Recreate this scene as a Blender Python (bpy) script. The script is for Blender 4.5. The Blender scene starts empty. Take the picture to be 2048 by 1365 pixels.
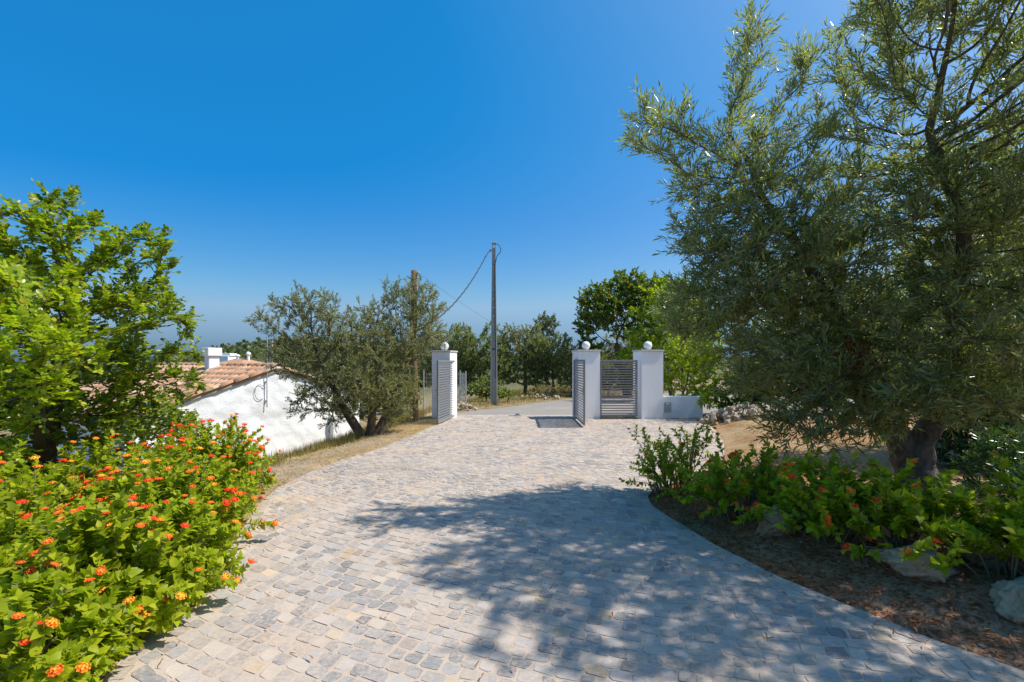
import bpy, bmesh, math, random
import numpy as np
from mathutils import Vector, Matrix

R = math.radians
rng = np.random.default_rng(11)
random.seed(11)
scene = bpy.context.scene
COL = scene.collection

# ------------------------------------------------------------------ camera, sky, sun, exposure
EYE = np.array((0.0, 0.0, 1.6))
cam_data = bpy.data.cameras.new('camera')
cam_data.sensor_width = 36.0
cam_data.lens = 17.0
cam_data.shift_y = 0.0193
cam_data.clip_start = 0.05
cam_data.clip_end = 20000
cam = bpy.data.objects.new('camera', cam_data)
COL.objects.link(cam)
cam.location = EYE
cam.rotation_euler = (R(90), 0, 0)
scene.camera = cam

SUN_EL = R(55.5)
SUN_DIR = Vector((math.cos(SUN_EL) * 0.985, math.cos(SUN_EL) * 0.04, math.sin(SUN_EL))).normalized()
world = bpy.data.worlds.new('World')
scene.world = world
world.use_nodes = True
wn, wl = world.node_tree.nodes, world.node_tree.links
bg = wn['Background']
sky = wn.new('ShaderNodeTexSky')
sky.sky_type = 'NISHITA'
sky.sun_disc = False
sky.sun_elevation = SUN_EL
sky.sun_rotation = math.atan2(SUN_DIR.x, SUN_DIR.y)
sky.altitude = 100
sky.air_density = 1.0
sky.dust_density = 3.0
sky.ozone_density = 3.0
# the photograph's strong polarised blue: the same grade for the whole sky
def wmath(op, a, b):
    x = wn.new('ShaderNodeMath')
    x.operation = op
    for v, i in ((a, 0), (b, 1)):
        if isinstance(v, (int, float)):
            x.inputs[i].default_value = v
        else:
            wl.new(v, x.inputs[i])
    return x.outputs[0]
sep = wn.new('ShaderNodeSeparateColor'); sep.mode = 'HSV'
com = wn.new('ShaderNodeCombineColor'); com.mode = 'HSV'
wl.new(sky.outputs['Color'], sep.inputs[0])
wl.new(wmath('MINIMUM', wmath('MAXIMUM', sep.outputs[0], .586), .606), com.inputs[0])
wl.new(wmath('MAXIMUM', wmath('MINIMUM', wmath('MULTIPLY', sep.outputs[1], 1.61), .98), .58), com.inputs[1])
wl.new(wmath('MULTIPLY', wmath('POWER', sep.outputs[2], .6), 1.78), com.inputs[2])
wl.new(com.outputs[0], bg.inputs['Color'])
bg.inputs['Strength'].default_value = 0.128

sun_data = bpy.data.lights.new('sun', 'SUN')
sun_data.energy = 4.2
sun_data.angle = R(0.55)
sun_data.color = (1.0, 0.945, 0.86)
sun = bpy.data.objects.new('sun', sun_data)
COL.objects.link(sun)
sun.rotation_euler = (-SUN_DIR).to_track_quat('-Z', 'Y').to_euler()
sun.location = (8, 2, 12)

scene.view_settings.view_transform = 'Standard'
scene.view_settings.look = 'None'
scene.view_settings.exposure = 0.5
scene.view_settings.gamma = 1.0
scene.render.engine = 'CYCLES'
scene.cycles.max_bounces = 8
scene.cycles.transparent_max_bounces = 8
scene.cycles.use_denoising = True

# ------------------------------------------------------------------ small helpers
def nrm(a):
    return a / np.maximum(np.linalg.norm(a, axis=-1, keepdims=True), 1e-9)

def smooth(a, b, x):
    t = np.clip((x - a) / (b - a), 0, 1)
    return t * t * (3 - 2 * t)

def vnoise(x, y, s, seed=0):
    """cheap smooth noise in -1..1"""
    x = np.asarray(x) * s + seed * 17.3
    y = np.asarray(y) * s - seed * 9.1
    return (np.sin(x * 1.3 + 1.7 * np.sin(y * .9)) + np.sin(y * 1.7 + 1.3 * np.sin(x * 1.1 + 2)) + np.sin((x + y) * 2.3 + 1.1 * np.sin(x * 2.1 - y))) / 3

def new_obj(name, data, parent=None, loc=None):
    o = bpy.data.objects.new(name, data)
    COL.objects.link(o)
    if parent is not None:
        o.parent = parent
    if loc is not None:
        o.location = loc
    return o

def thing(name, label, cat, loc=(0, 0, 0), rz=0.0, group=None):
    o = new_obj(name, None)
    o.empty_display_size = 0.2
    o.location = loc
    o.rotation_euler = (0, 0, rz)
    return tag(o, label, cat, group)

def tag(o, label, cat, group=None):
    o['label'] = label
    o['category'] = cat
    if group:
        o['group'] = group
    return o

def kind(o, k):
    o['kind'] = k
    return o

def mk_mesh(name, V, faces, mat=None, smooth_=False, attrs=None):
    """V: (n,3); faces: list of int arrays (m,k), any k per array; attrs: name -> per-vertex floats or rgb"""
    V = np.asarray(V, dtype=np.float32)
    me = bpy.data.meshes.new(name)
    me.vertices.add(len(V))
    me.vertices.foreach_set('co', V.ravel())
    faces = [np.asarray(f, dtype=np.int32) for f in faces if len(f)]
    nl = sum(f.size for f in faces)
    nf = sum(len(f) for f in faces)
    me.loops.add(nl)
    me.polygons.add(nf)
    me.loops.foreach_set('vertex_index', np.concatenate([f.ravel() for f in faces]))
    tot = np.concatenate([np.full(len(f), f.shape[1], dtype=np.int32) for f in faces])
    start = np.concatenate([[0], np.cumsum(tot)[:-1]]).astype(np.int32)
    me.polygons.foreach_set('loop_start', start)
    me.polygons.foreach_set('use_smooth', np.full(nf, bool(smooth_), dtype=bool))
    for k, a in (attrs or {}).items():
        a = np.asarray(a, dtype=np.float32)
        if a.ndim == 1:
            at = me.attributes.new(k, 'FLOAT', 'POINT')
            at.data.foreach_set('value', a)
        else:
            at = me.attributes.new(k, 'FLOAT_COLOR', 'POINT')
            at.data.foreach_set('color', np.concatenate([a, np.ones((len(a), 1), np.float32)], 1).ravel())
    me.update(calc_edges=True)
    me.validate()
    if mat:
        me.materials.append(mat)
    return me

class MB:
    """collects boxes, tubes and prisms into one mesh"""
    def __init__(s):
        s.V, s.F, s.n = [], {}, 0
    def add(s, V, faces):
        V = np.asarray(V, float)
        s.V.append(V)
        for f in faces:
            s.F.setdefault(len(f), []).append([i + s.n for i in f])
        s.n += len(V)
        return s
    def box(s, c, d, rz=0.0, M=None, ch=0.0):
        """box with centre c, size d, chamfered vertical edges and top/bottom rims when ch > 0"""
        hx, hy, hz = d[0] / 2, d[1] / 2, d[2] / 2
        if ch > 0:
            ring = [(hx - ch, -hy), (hx, -hy + ch), (hx, hy - ch), (hx - ch, hy), (-hx + ch, hy), (-hx, hy - ch), (-hx, -hy + ch), (-hx + ch, -hy)]
            ins = [(x * (1 - ch / hx), y * (1 - ch / hy)) for x, y in ring]
            V = [(x, y, -hz) for x, y in ins] + [(x, y, -hz + ch) for x, y in ring] + [(x, y, hz - ch) for x, y in ring] + [(x, y, hz) for x, y in ins]
            F = []
            for L in range(3):
                for i in range(8):
                    j = (i + 1) % 8
                    F.append((L * 8 + i, L * 8 + j, L * 8 + 8 + j, L * 8 + 8 + i))
            F.append(tuple(range(7, -1, -1)))
            F.append(tuple(range(24, 32)))
        else:
            V = [(x, y, z) for z in (-hz, hz) for x, y in ((-hx, -hy), (hx, -hy), (hx, hy), (-hx, hy))]
            F = [(3, 2, 1, 0), (4, 5, 6, 7), (0, 1, 5, 4), (1, 2, 6, 5), (2, 3, 7, 6), (3, 0, 4, 7)]
        V = np.array(V)
        if M is not None:
            V = V @ np.asarray(M).T
        if rz:
            c_, s_ = math.cos(rz), math.sin(rz)
            V = V @ np.array([[c_, -s_, 0], [s_, c_, 0], [0, 0, 1]]).T
        return s.add(V + np.asarray(c), F)
    def tube(s, pts, rad, n=8, cap=True):
        V, F = tube_np(np.asarray(pts, float), np.broadcast_to(np.asarray(rad, float), (len(pts),)), n)
        m = len(pts)
        if cap:
            F = F + [tuple(range(n - 1, -1, -1)), tuple(range((m - 1) * n, m * n))]
        return s.add(V, F)
    def mesh(s, name, mat, smooth_=False):
        return mk_mesh(name, np.concatenate(s.V), list(s.F.values()), mat, smooth_)
    def build(s, name, mat, parent=None, smooth_=False):
        return new_obj(name, s.mesh(name, mat, smooth_), parent)

def tube_np(P, rad, n):
    T = np.gradient(P, axis=0)
    T = nrm(T)
    ref = np.array((0.0, 0.0, 1.0)) if abs(T[:, 2]).mean() < .8 else np.array((1.0, 0.0, 0.0))
    A = nrm(np.cross(T, ref))
    B = np.cross(T, A)
    a = np.arange(n) / n * 2 * math.pi
    V = (P[:, None] + rad[:, None, None] * (np.cos(a)[None, :, None] * A[:, None] + np.sin(a)[None, :, None] * B[:, None])).reshape(-1, 3)
    F = []
    for i in range(len(P) - 1):
        for j in range(n):
            k = (j + 1) % n
            F.append((i * n + j, i * n + k, (i + 1) * n + k, (i + 1) * n + j))
    return V, F

def bez(p0, p1, p2, n):
    t = np.linspace(0, 1, n)[:, None]
    return (1 - t) ** 2 * np.asarray(p0) + 2 * t * (1 - t) * np.asarray(p1) + t * t * np.asarray(p2)

# ------------------------------------------------------------------ materials
class NT:
    def __init__(s, name):
        s.m = bpy.data.materials.new(name)
        s.m.use_nodes = True
        s.t = s.m.node_tree
        s.b = s.t.nodes['Principled BSDF']
        s.out = s.t.nodes['Material Output']
    def n(s, typ, **kw):
        x = s.t.nodes.new(typ)
        for k, v in kw.items():
            if k.startswith('_'):
                x.inputs[k[1:].replace('_', ' ')].default_value = v
            else:
                setattr(x, k, v)
        return x
    def l(s, a, b):
        s.t.links.new(a, b)
    def pos(s):
        return s.n('ShaderNodeNewGeometry').outputs['Position']
    def noise(s, scale, detail=4, vec=None, rough=.55):
        x = s.n('ShaderNodeTexNoise', _Scale=scale, _Detail=detail, _Roughness=rough)
        s.l(vec if vec is not None else s.pos(), x.inputs['Vector'])
        return x.outputs['Fac']
    def ramp(s, fac, stops, interp='LINEAR'):
        r = s.n('ShaderNodeValToRGB')
        cr = r.color_ramp
        cr.interpolation = interp
        while len(cr.elements) < len(stops):
            cr.elements.new(0.5)
        for e, (p, c) in zip(cr.elements, stops):
            e.position = p
            e.color = (*c, 1) if len(c) == 3 else c
        s.l(fac, r.inputs['Fac'])
        return r.outputs['Color']
    def mix(s, fac, a, b, blend='MIX'):
        x = s.n('ShaderNodeMix', data_type='RGBA', blend_type=blend)
        for v, i in ((fac, 0), (a, 6), (b, 7)):
            if isinstance(v, (int, float)):
                x.inputs[i].default_value = v
            elif isinstance(v, tuple):
                x.inputs[i].default_value = (*v, 1)
            else:
                s.l(v, x.inputs[i])
        return x.outputs[2]
    def math(s, op, a, b=0.0):
        x = s.n('ShaderNodeMath', operation=op)
        for v, i in ((a, 0), (b, 1)):
            if isinstance(v, (int, float)):
                x.inputs[i].default_value = v
            else:
                s.l(v, x.inputs[i])
        return x.outputs[0]
    def bump(s, h, strength=.4, dist=.01):
        b = s.n('ShaderNodeBump', _Strength=strength, _Distance=dist)
        s.l(h, b.inputs['Height'])
        s.l(b.outputs['Normal'], s.b.inputs['Normal'])
        return b.outputs['Normal']
    def col(s, c):
        if isinstance(c, tuple):
            s.b.inputs['Base Color'].default_value = (*c, 1)
        else:
            s.l(c, s.b.inputs['Base Color'])
    def rough(s, v, spec=.5):
        s.b.inputs['Roughness'].default_value = v
        s.b.inputs['Specular IOR Level'].default_value = spec

def leaf_mat(name, stops, under=None, trans=.35, rough=.45, spec=.4, vein=False):
    """leaf colour by a random number per leaf (attribute or object), a paler underside where given"""
    m = NT(name)
    at = m.n('ShaderNodeAttribute', attribute_name='rnd').outputs['Fac']
    oi = m.n('ShaderNodeObjectInfo').outputs['Random']
    f = m.math('FRACT', m.math('ADD', at, oi))
    c = m.ramp(f, stops)
    if vein:
        nz = m.noise(60, 2)
        c = m.mix(.25, c, m.mix(nz, (.02, .05, .01), (.2, .3, .05)), 'OVERLAY')
    if under:
        g = m.n('ShaderNodeNewGeometry').outputs['Backfacing']
        c = m.mix(m.math('MULTIPLY', g, .8), c, under)
    m.col(c)
    m.rough(rough, spec)
    tr = m.n('ShaderNodeBsdfTranslucent')
    br = m.mix(1.0, c, (1.0, 1.15, .5), 'MULTIPLY')
    sc = m.n('ShaderNodeHueSaturation', _Value=1.7)
    m.l(br, sc.inputs['Color'])
    m.l(sc.outputs['Color'], tr.inputs['Color'])
    mx = m.n('ShaderNodeMixShader')
    mx.inputs[0].default_value = trans
    m.l(m.b.outputs[0], mx.inputs[1])
    m.l(tr.outputs[0], mx.inputs[2])
    m.l(mx.outputs[0], m.out.inputs['Surface'])
    return m.m

def plain_mat(name, a, b, scale=8, rough=.7, spec=.3, bump=.3, bscale=60, bdist=.005):
    m = NT(name)
    m.col(m.mix(m.noise(scale, 5), a, b))
    m.rough(rough, spec)
    if bump:
        m.bump(m.noise(bscale, 5), bump, bdist)
    return m.m

def bark_mat(name, a, b, c):
    m = NT(name)
    mp = m.n('ShaderNodeMapping')
    mp.inputs['Scale'].default_value = (1, 1, .35)
    m.l(m.pos(), mp.inputs['Vector'])
    n1 = m.noise(28, 8, mp.outputs[0], .7)
    n2 = m.noise(5, 4)
    col = m.mix(n2, m.ramp(n1, [(.3, a), (.62, b)]), c)
    m.col(m.mix(.5, m.ramp(n1, [(.32, a), (.65, b)]), col))
    m.rough(.9, .1)
    m.bump(n1, 1.0, .03)
    return m.m

M_BARK = bark_mat('grey_bark', (.035, .028, .022), (.2, .165, .13), (.23, .195, .16))
M_BARK_BROWN = bark_mat('brown_bark', (.06, .04, .028), (.2, .15, .11), (.16, .12, .09))
M_STEM = plain_mat('lantana_stem', (.14, .10, .06), (.26, .2, .12), 20, .85, .2, .5, 90)
M_NARROW = leaf_mat('narrow_leaf', [(0, (.07, .095, .024)), (.4, (.14, .17, .04)), (.7, (.21, .235, .062)), (.9, (.32, .32, .1)), (.96, (.4, .38, .15)), (1, (.44, .24, .09))], (.27, .275, .15), .42, .3, .8)
M_OLIVE = leaf_mat('olive_leaf', [(0, (.09, .095, .03)), (.5, (.15, .155, .05)), (.85, (.22, .21, .08)), (1, (.26, .17, .08))], (.28, .27, .16), .32, .42, .45)
M_CAROB = leaf_mat('carob_leaf', [(0, (.08, .12, .008)), (.45, (.16, .22, .012)), (.75, (.26, .31, .014)), (.93, (.36, .38, .02)), (1, (.46, .33, .025))], None, .4, .34, .5)
M_CAROB_Y = leaf_mat('young_carob_leaf', [(0, (.2, .27, .012)), (.5, (.3, .37, .015)), (.9, (.4, .43, .018)), (1, (.5, .36, .02))], None, .42, .35, .5)
M_LANT = leaf_mat('lantana_leaf', [(0, (.2, .24, .008)), (.5, (.37, .41, .01)), (.9, (.5, .5, .014)), (1, (.52, .46, .02))], (.34, .38, .03), .42, .5, .3, True)
M_FAR = leaf_mat('far_leaf', [(0, (.06, .075, .022)), (.6, (.1, .125, .035)), (1, (.15, .165, .05))], (.15, .16, .08), .25, .5, .3)
M_BELT = leaf_mat('belt_leaf', [(0, (.09, .11, .028)), (.6, (.16, .19, .045)), (1, (.23, .245, .07))], (.22, .23, .11), .32, .45, .4)
M_BROAD = leaf_mat('broad_leaf', [(0, (.07, .1, .02)), (.55, (.14, .19, .026)), (.9, (.25, .29, .035)), (1, (.3, .18, .05))], None, .35, .42, .4)
M_YELLOW = leaf_mat('yellow_green_leaf', [(0, (.16, .22, .012)), (.5, (.28, .34, .016)), (1, (.42, .42, .02))], None, .42, .45, .4)
M_DARKSHRUB = leaf_mat('dark_shrub_leaf', [(0, (.025, .055, .014)), (.6, (.05, .1, .02)), (1, (.09, .15, .03))], None, .3, .3, .5)
M_DEADLEAF = leaf_mat('dead_leaf', [(0, (.2, .075, .03)), (.6, (.32, .13, .055)), (1, (.42, .22, .1))], None, .2, .8, .1)
M_STRAW = leaf_mat('straw', [(0, (.3, .2, .09)), (.6, (.46, .33, .15)), (1, (.56, .43, .22))], None, .25, .8, .1)
M_DRYGRASS = leaf_mat('dry_grass_blade', [(0, (.12, .12, .04)), (.4, (.25, .19, .07)), (1, (.42, .3, .12))], None, .3, .8, .1)

def petal_mat(name, c0, c1):
    m = NT(name)
    at = m.n('ShaderNodeAttribute', attribute_name='ring').outputs['Fac']
    oi = m.n('ShaderNodeObjectInfo').outputs['Random']
    f = m.math('ADD', at, m.math('MULTIPLY', m.math('SUBTRACT', oi, .5), .7))
    m.col(m.ramp(f, [(.1, c1), (.75, c0)]))
    m.rough(.6, .2)
    return m.m
M_PETAL_RED = petal_mat('red_orange_petal', (.75, .04, .01), (.85, .13, .012))
M_PETAL_ORA = petal_mat('orange_petal', (.75, .12, .012), (.82, .34, .02))
M_PETAL_YEL = petal_mat('yellow_petal', (.8, .26, .018), (.82, .52, .03))

def white_wall_mat(name, a=(.78, .78, .77), dirt=(.42, .40, .36), amount=.35, bump=.5):
    m = NT(name)
    n1 = m.noise(1.1, 6)
    n2 = m.noise(9, 5)
    mp = m.n('ShaderNodeMapping')
    mp.inputs['Scale'].default_value = (1, 1, .12)
    m.l(m.pos(), mp.inputs['Vector'])
    st = m.noise(7, 5, mp.outputs[0])
    f = m.math('MULTIPLY', m.ramp(n1, [(.5, (0, 0, 0)), (.75, (1, 1, 1))]), amount)
    c = m.mix(f, a, dirt)
    c = m.mix(m.math('MULTIPLY', m.ramp(st, [(.56, (0, 0, 0)), (.8, (1, 1, 1))]), amount * .7), c, dirt)
    m.col(c)
    m.rough(.85, .2)
    m.bump(m.mix(.5, n2, m.noise(45, 4)), bump, .03)
    return m.m
M_PLASTER = white_wall_mat('rough_white_plaster', (.86, .86, .85), amount=.2, bump=.6)
M_RENDER = white_wall_mat('smooth_white_render', (.87, .87, .87), (.55, .48, .42), .38, .08)
M_CAPSTONE = plain_mat('cap_stone', (.45, .44, .42), (.6, .58, .55), 12, .6, .3, .2)
M_BALL = plain_mat('white_ball', (.78, .77, .74), (.82, .81, .79), 6, .4, .4, 0)
def metal_mat():
    m = NT('grey_painted_metal')
    n = m.noise(14, 4)
    m.col(m.mix(n, (.23, .23, .235), (.29, .29, .295)))
    m.rough(.42, .5)
    m.b.inputs['Metallic'].default_value = .25
    return m.m
M_METAL = metal_mat()
M_GALV = plain_mat('galvanised_metal', (.3, .31, .31), (.45, .45, .44), 20, .5, .5, .1)
M_CONCRETE = plain_mat('pole_concrete', (.3, .29, .27), (.46, .44, .4), 6, .85, .2, .4, 70, .004)
M_WOODPOLE = bark_mat('pole_wood', (.11, .065, .035), (.25, .15, .08), (.22, .14, .085))
M_CABLE = plain_mat('black_cable', (.015, .015, .016), (.03, .03, .03), 5, .5, .4, 0)
M_MORTAR = plain_mat('ridge_mortar', (.42, .38, .32), (.62, .58, .5), 9, .9, .1, .5, 40, .01)

def terracotta():
    m = NT('terracotta')
    oi = m.n('ShaderNodeObjectInfo').outputs['Random']
    at = m.n('ShaderNodeAttribute', attribute_name='rnd').outputs['Fac']
    f = m.math('FRACT', m.math('ADD', at, oi))
    c = m.ramp(f, [(0, (.36, .18, .1)), (.4, (.48, .25, .14)), (.8, (.56, .33, .21)), (1, (.5, .39, .28))])
    n = m.noise(7, 6)
    c = m.mix(m.ramp(n, [(.46, (0, 0, 0)), (.68, (.8, .8, .8))]), c, (.27, .23, .17))
    m.col(c)
    m.rough(.9, .15)
    m.bump(m.noise(70, 4), .4, .004)
    return m.m
M_TILE = terracotta()

def stone_mat():
    m = NT('cobble_stone')
    at = m.n('ShaderNodeAttribute', attribute_name='tone').outputs['Color']
    p = m.pos()
    n1 = m.noise(9, 6, p, .65)
    mp = m.n('ShaderNodeMapping')
    mp.inputs['Rotation'].default_value = (0, 0, .7)
    mp.inputs['Scale'].default_value = (1, 4, 1)
    m.l(p, mp.inputs['Vector'])
    n2 = m.noise(16, 6, mp.outputs[0], .7)
    c = m.mix(m.ramp(n2, [(.35, (0, 0, 0)), (.7, (.6, .6, .6))]), at, m.mix(.5, at, (.62, .57, .52)))
    c = m.mix(m.ramp(n2, [(.18, (.7, .7, .7)), (.38, (0, 0, 0))]), c, (.13, .12, .12))
    # sand and dust lying in patches over the stones
    d1 = m.noise(1.3, 5)
    d2 = m.noise(38, 5)
    dust = m.ramp(m.math('ADD', m.math('MULTIPLY', d1, .6), m.math('MULTIPLY', d2, .5)), [(.5, (0, 0, 0)), (.68, (.8, .8, .8))])
    c = m.mix(dust, c, m.mix(m.ramp(m.noise(.45, 3), [(.5, (0, 0, 0)), (.66, (1, 1, 1))]), (.52, .41, .32), (.54, .35, .2)))
    m.col(c)
    m.rough(.75, .3)
    m.bump(m.mix(.5, n1, n2), .7, .012)
    return m.m
M_COBBLE = stone_mat()

def sand_mat():
    m = NT('joint_sand')
    n = m.noise(2.0, 6)
    f = m.noise(160, 4)
    c = m.mix(n, (.36, .27, .2), (.5, .395, .305))
    c = m.mix(m.ramp(f, [(.3, (0, 0, 0)), (.7, (1, 1, 1))]), c, m.mix(.35, c, (.68, .58, .48)))
    c = m.mix(m.ramp(m.noise(.55, 4), [(.57, (0, 0, 0)), (.72, (.7, .7, .7))]), c, (.52, .33, .19))
    m.col(c)
    m.rough(.95, .1)
    m.bump(m.noise(120, 5), .8, .006)
    return m.m
M_SAND = sand_mat()

def ground_mat():
    m = NT('ground_earth')
    zone = m.n('ShaderNodeAttribute', attribute_name='zone').outputs['Color']
    n1 = m.noise(3.1, 7, None, .6)
    n2 = m.noise(28, 6, None, .65)
    vor = m.n('ShaderNodeTexVoronoi', _Scale=38.0)
    m.l(m.pos(), vor.inputs['Vector'])
    c = m.mix(m.ramp(n1, [(.35, (0, 0, 0)), (.68, (1, 1, 1))]), m.mix(1.0, zone, (.7, .66, .62), 'MULTIPLY'), m.mix(.25, zone, (.55, .42, .27)))
    c = m.mix(m.ramp(n2, [(.36, (.75, .75, .75)), (.5, (0, 0, 0))]), c, m.mix(1.0, zone, (.42, .38, .36), 'MULTIPLY'))
    c = m.mix(m.ramp(vor.outputs['Distance'], [(.1, (.3, .3, .3)), (.3, (0, 0, 0))]), c, m.mix(.4, zone, (.5, .46, .41)))
    m.col(c)
    m.rough(.95, .08)
    m.bump(m.mix(.5, n2, vor.outputs['Distance']), .9, .03)
    return m.m
M_GROUND = ground_mat()

def asphalt():
    m = NT('worn_asphalt')
    n = m.noise(1.2, 6)
    g = m.noise(220, 3)
    c = m.mix(n, (.25, .22, .19), (.36, .32, .275))
    c = m.mix(m.ramp(g, [(.35, (.6, .6, .6)), (.6, (0, 0, 0))]), c, (.16, .14, .125))
    c = m.mix(m.ramp(m.noise(.7, 4), [(.56, (0, 0, 0)), (.7, (.65, .65, .65))]), c, (.4, .35, .3))
    m.col(c)
    m.rough(.9, .2)
    m.bump(g, .5, .006)
    return m.m
M_ASPHALT = asphalt()

def rock_mat(name, a, b):
    m = NT(name)
    n1 = m.noise(3.5, 8, None, .62)
    n2 = m.noise(22, 7, None, .7)
    oi = m.n('ShaderNodeObjectInfo').outputs['Random']
    c = m.mix(m.ramp(n1, [(.32, (0, 0, 0)), (.68, (1, 1, 1))]), a, b)
    c = m.mix(m.ramp(n2, [(.3, (.8, .8, .8)), (.47, (0, 0, 0))]), c, (.14, .11, .085))
    h = m.n('ShaderNodeHueSaturation')
    m.l(m.math('ADD', .75, m.math('MULTIPLY', oi, .5)), h.inputs['Value'])
    m.l(c, h.inputs['Color'])
    m.col(h.outputs['Color'])
    m.rough(.9, .15)
    m.bump(m.mix(.5, n1, n2), 1.0, .04)
    return m.m
M_ROCK = rock_mat('tan_boulder', (.38, .225, .12), (.55, .39, .25))
M_RUBBLE = rock_mat('pale_rubble', (.4, .31, .22), (.54, .44, .33))

# ------------------------------------------------------------------ the ground
DRIVE_L = [(-1.5, -4), (-1.8, 0.3), (-2.05, 2.4), (-2.47, 4.3), (-2.85, 5.5), (-2.95, 6.1), (-2.9, 7.0), (-2.73, 7.8), (-2.4, 8.9), (-2.15, 10.4), (-1.92, 12.0), (-1.62, 14.3)]
DRIVE_R = [(1.8, 14.3), (1.82, 13.28), (5.0, 13.28), (4.95, 12.2), (4.7, 11.2), (4.2, 9.6), (3.6, 8.2), (2.9, 7.1), (2.2, 6.4), (1.78, 6.05), (1.6, 5.7), (1.55, 5.35), (1.6, 5.0), (1.77, 4.2), (1.97, 3.6), (2.2, 3.17), (2.42, 2.78), (2.68, 2.45), (3.3, 1.7), (4.2, .3), (5.5, -4)]
POLY = np.array(DRIVE_L + DRIVE_R)

def poly_sd(x, y, poly=POLY):
    """signed distance to a polygon, negative inside"""
    x, y = np.asarray(x, float), np.asarray(y, float)
    d = np.full(x.shape, 1e9)
    ins = np.zeros(x.shape, bool)
    for (ax, ay), (bx, by) in zip(poly, np.roll(poly, -1, axis=0)):
        ex, ey = bx - ax, by - ay
        t = np.clip(((x - ax) * ex + (y - ay) * ey) / (ex * ex + ey * ey), 0, 1)
        d = np.minimum(d, np.hypot(x - ax - t * ex, y - ay - t * ey))
        c = ((ay > y) != (by > y))
        with np.errstate(divide='ignore', invalid='ignore'):
            c &= x < (bx - ax) * (y - ay) / (by - ay if by != ay else 1e-9) + ax
        ins ^= c
    return np.where(ins, -d, d)

LE = np.array(DRIVE_L + [(-1.5, 17.0), (1.5, 26), (30, 70)])
ROAD = np.array([(-2.6, 14.32), (7.0, 14.32), (14, 20), (40, 44), (36, 50), (11, 26), (5.6, 22.6), (2.6, 20.6), (-.2, 16.6), (-1.1, 15.6), (-3.2, 14.9), (-9, 15.6), (-9, 14.6)])
ROAD = np.array([(-1.75, 14.32), (7.5, 14.32), (14, 19.5), (44, 44), (40, 50), (11, 26.2), (5.6, 22.7), (2.6, 20.6), (.5, 17.6), (-.6, 16.2), (-1.45, 15.3)])

def ground_z(x, y):
    x, y = np.asarray(x, float), np.asarray(y, float)
    sd = poly_sd(x, y)
    left = np.interp(y, LE[:, 1], LE[:, 0]) - x
    zl = -0.95 * smooth(.5, 4.2, left) - 1.2 * smooth(6, 24, left) - 5 * smooth(25, 120, left)
    right = smooth(-.6, .2, x - 1.2) * smooth(-2, 0, y + 3)
    bed = right * (.15 * smooth(.02, .8, sd)) * smooth(13.1, 11.5, y)
    far = -5 * smooth(40, 200, np.hypot(x, y))
    z = np.where(left > 0, zl, 0) + bed + far
    rough = .028 * vnoise(x, y, 2.7) + .014 * vnoise(x, y, 7.9, 3)
    rsd = poly_sd(x, y, ROAD)
    z = z + rough * smooth(.05, .5, sd) * smooth(.05, .6, rsd) + .5 * vnoise(x, y, .05, 2) * smooth(30, 80, np.hypot(x, y))
    t = smooth(-.16, .12, sd)
    z = z * t - .05 * (1 - t)
    t = smooth(-.3, .25, rsd)
    return z * t - .05 * (1 - t)

def axis(lo, hi, step, far_lo, far_hi):
    a = np.arange(lo, hi + step / 2, step)
    L = []; s = step; v = lo
    while v > far_lo:
        s *= 1.22; v -= s; L.append(v)
    H = []; s = step; v = hi
    while v < far_hi:
        s *= 1.22; v += s; H.append(v)
    return np.array(L[::-1] + list(a) + H)

gx, gy = axis(-8.5, 8.5, .125, -9000, 9000), axis(-2.5, 18, .125, -2500, 12000)
X, Y = np.meshgrid(gx, gy)
Xf, Yf = X.ravel(), Y.ravel()
Zf = ground_z(Xf, Yf)
nx, ny = len(gx), len(gy)
idx = np.arange(nx * ny).reshape(ny, nx)
quads = np.stack([idx[:-1, :-1], idx[:-1, 1:], idx[1:, 1:], idx[1:, :-1]], -1).reshape(-1, 4)
sdf = poly_sd(Xf, Yf)
leftd = np.interp(Yf, LE[:, 1], LE[:, 0]) - Xf
def lerp(a, b, t):
    return a + (b - a) * t[:, None]
zone = np.tile(np.array((.3, .235, .12)), (len(Xf), 1))                     # dry grass land
nz = .5 + .5 * vnoise(Xf, Yf, 1.3, 5)
zone = lerp(zone, np.array((.1, .115, .04)), smooth(35, 90, np.hypot(Xf, Yf)))      # far land covered in scrub
zone = lerp(zone, np.array((.48, .33, .17)), smooth(2.6, .9, leftd) * (leftd > -.6) * (Yf < 15))     # straw covered shoulder
zone = lerp(zone, np.array((.40, .335, .27)), smooth(.95, .5, np.abs(leftd - .55) + .5 * nz) * (Yf < 11) * .7)   # gravel on the shoulder
rt = smooth(1.0, 1.5, Xf) * (Yf < 13.6) * (Yf > -3)
zone = lerp(zone, np.array((.43, .235, .115)), rt * (sdf > -.2))              # red earth
zone = lerp(zone, np.array((.45, .32, .175)), rt * smooth(.35, .75, nz) * smooth(4.6, 5.6, Yf) * .8)
zone = lerp(zone, np.array((.5, .18, .075)), rt * smooth(1.5, .9, sdf + .5 * nz - .3) * smooth(7.0, 5.6, Yf))   # dark bed soil
zone = lerp(zone, np.array((.42, .26, .17)), rt * smooth(3.7, 2.9, Yf + .6 * nz) * .7)
g = new_obj('ground', mk_mesh('ground', np.stack([Xf, Yf, Zf], 1), [quads], M_GROUND, True, {'zone': zone}))
kind(g, 'structure')

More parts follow.
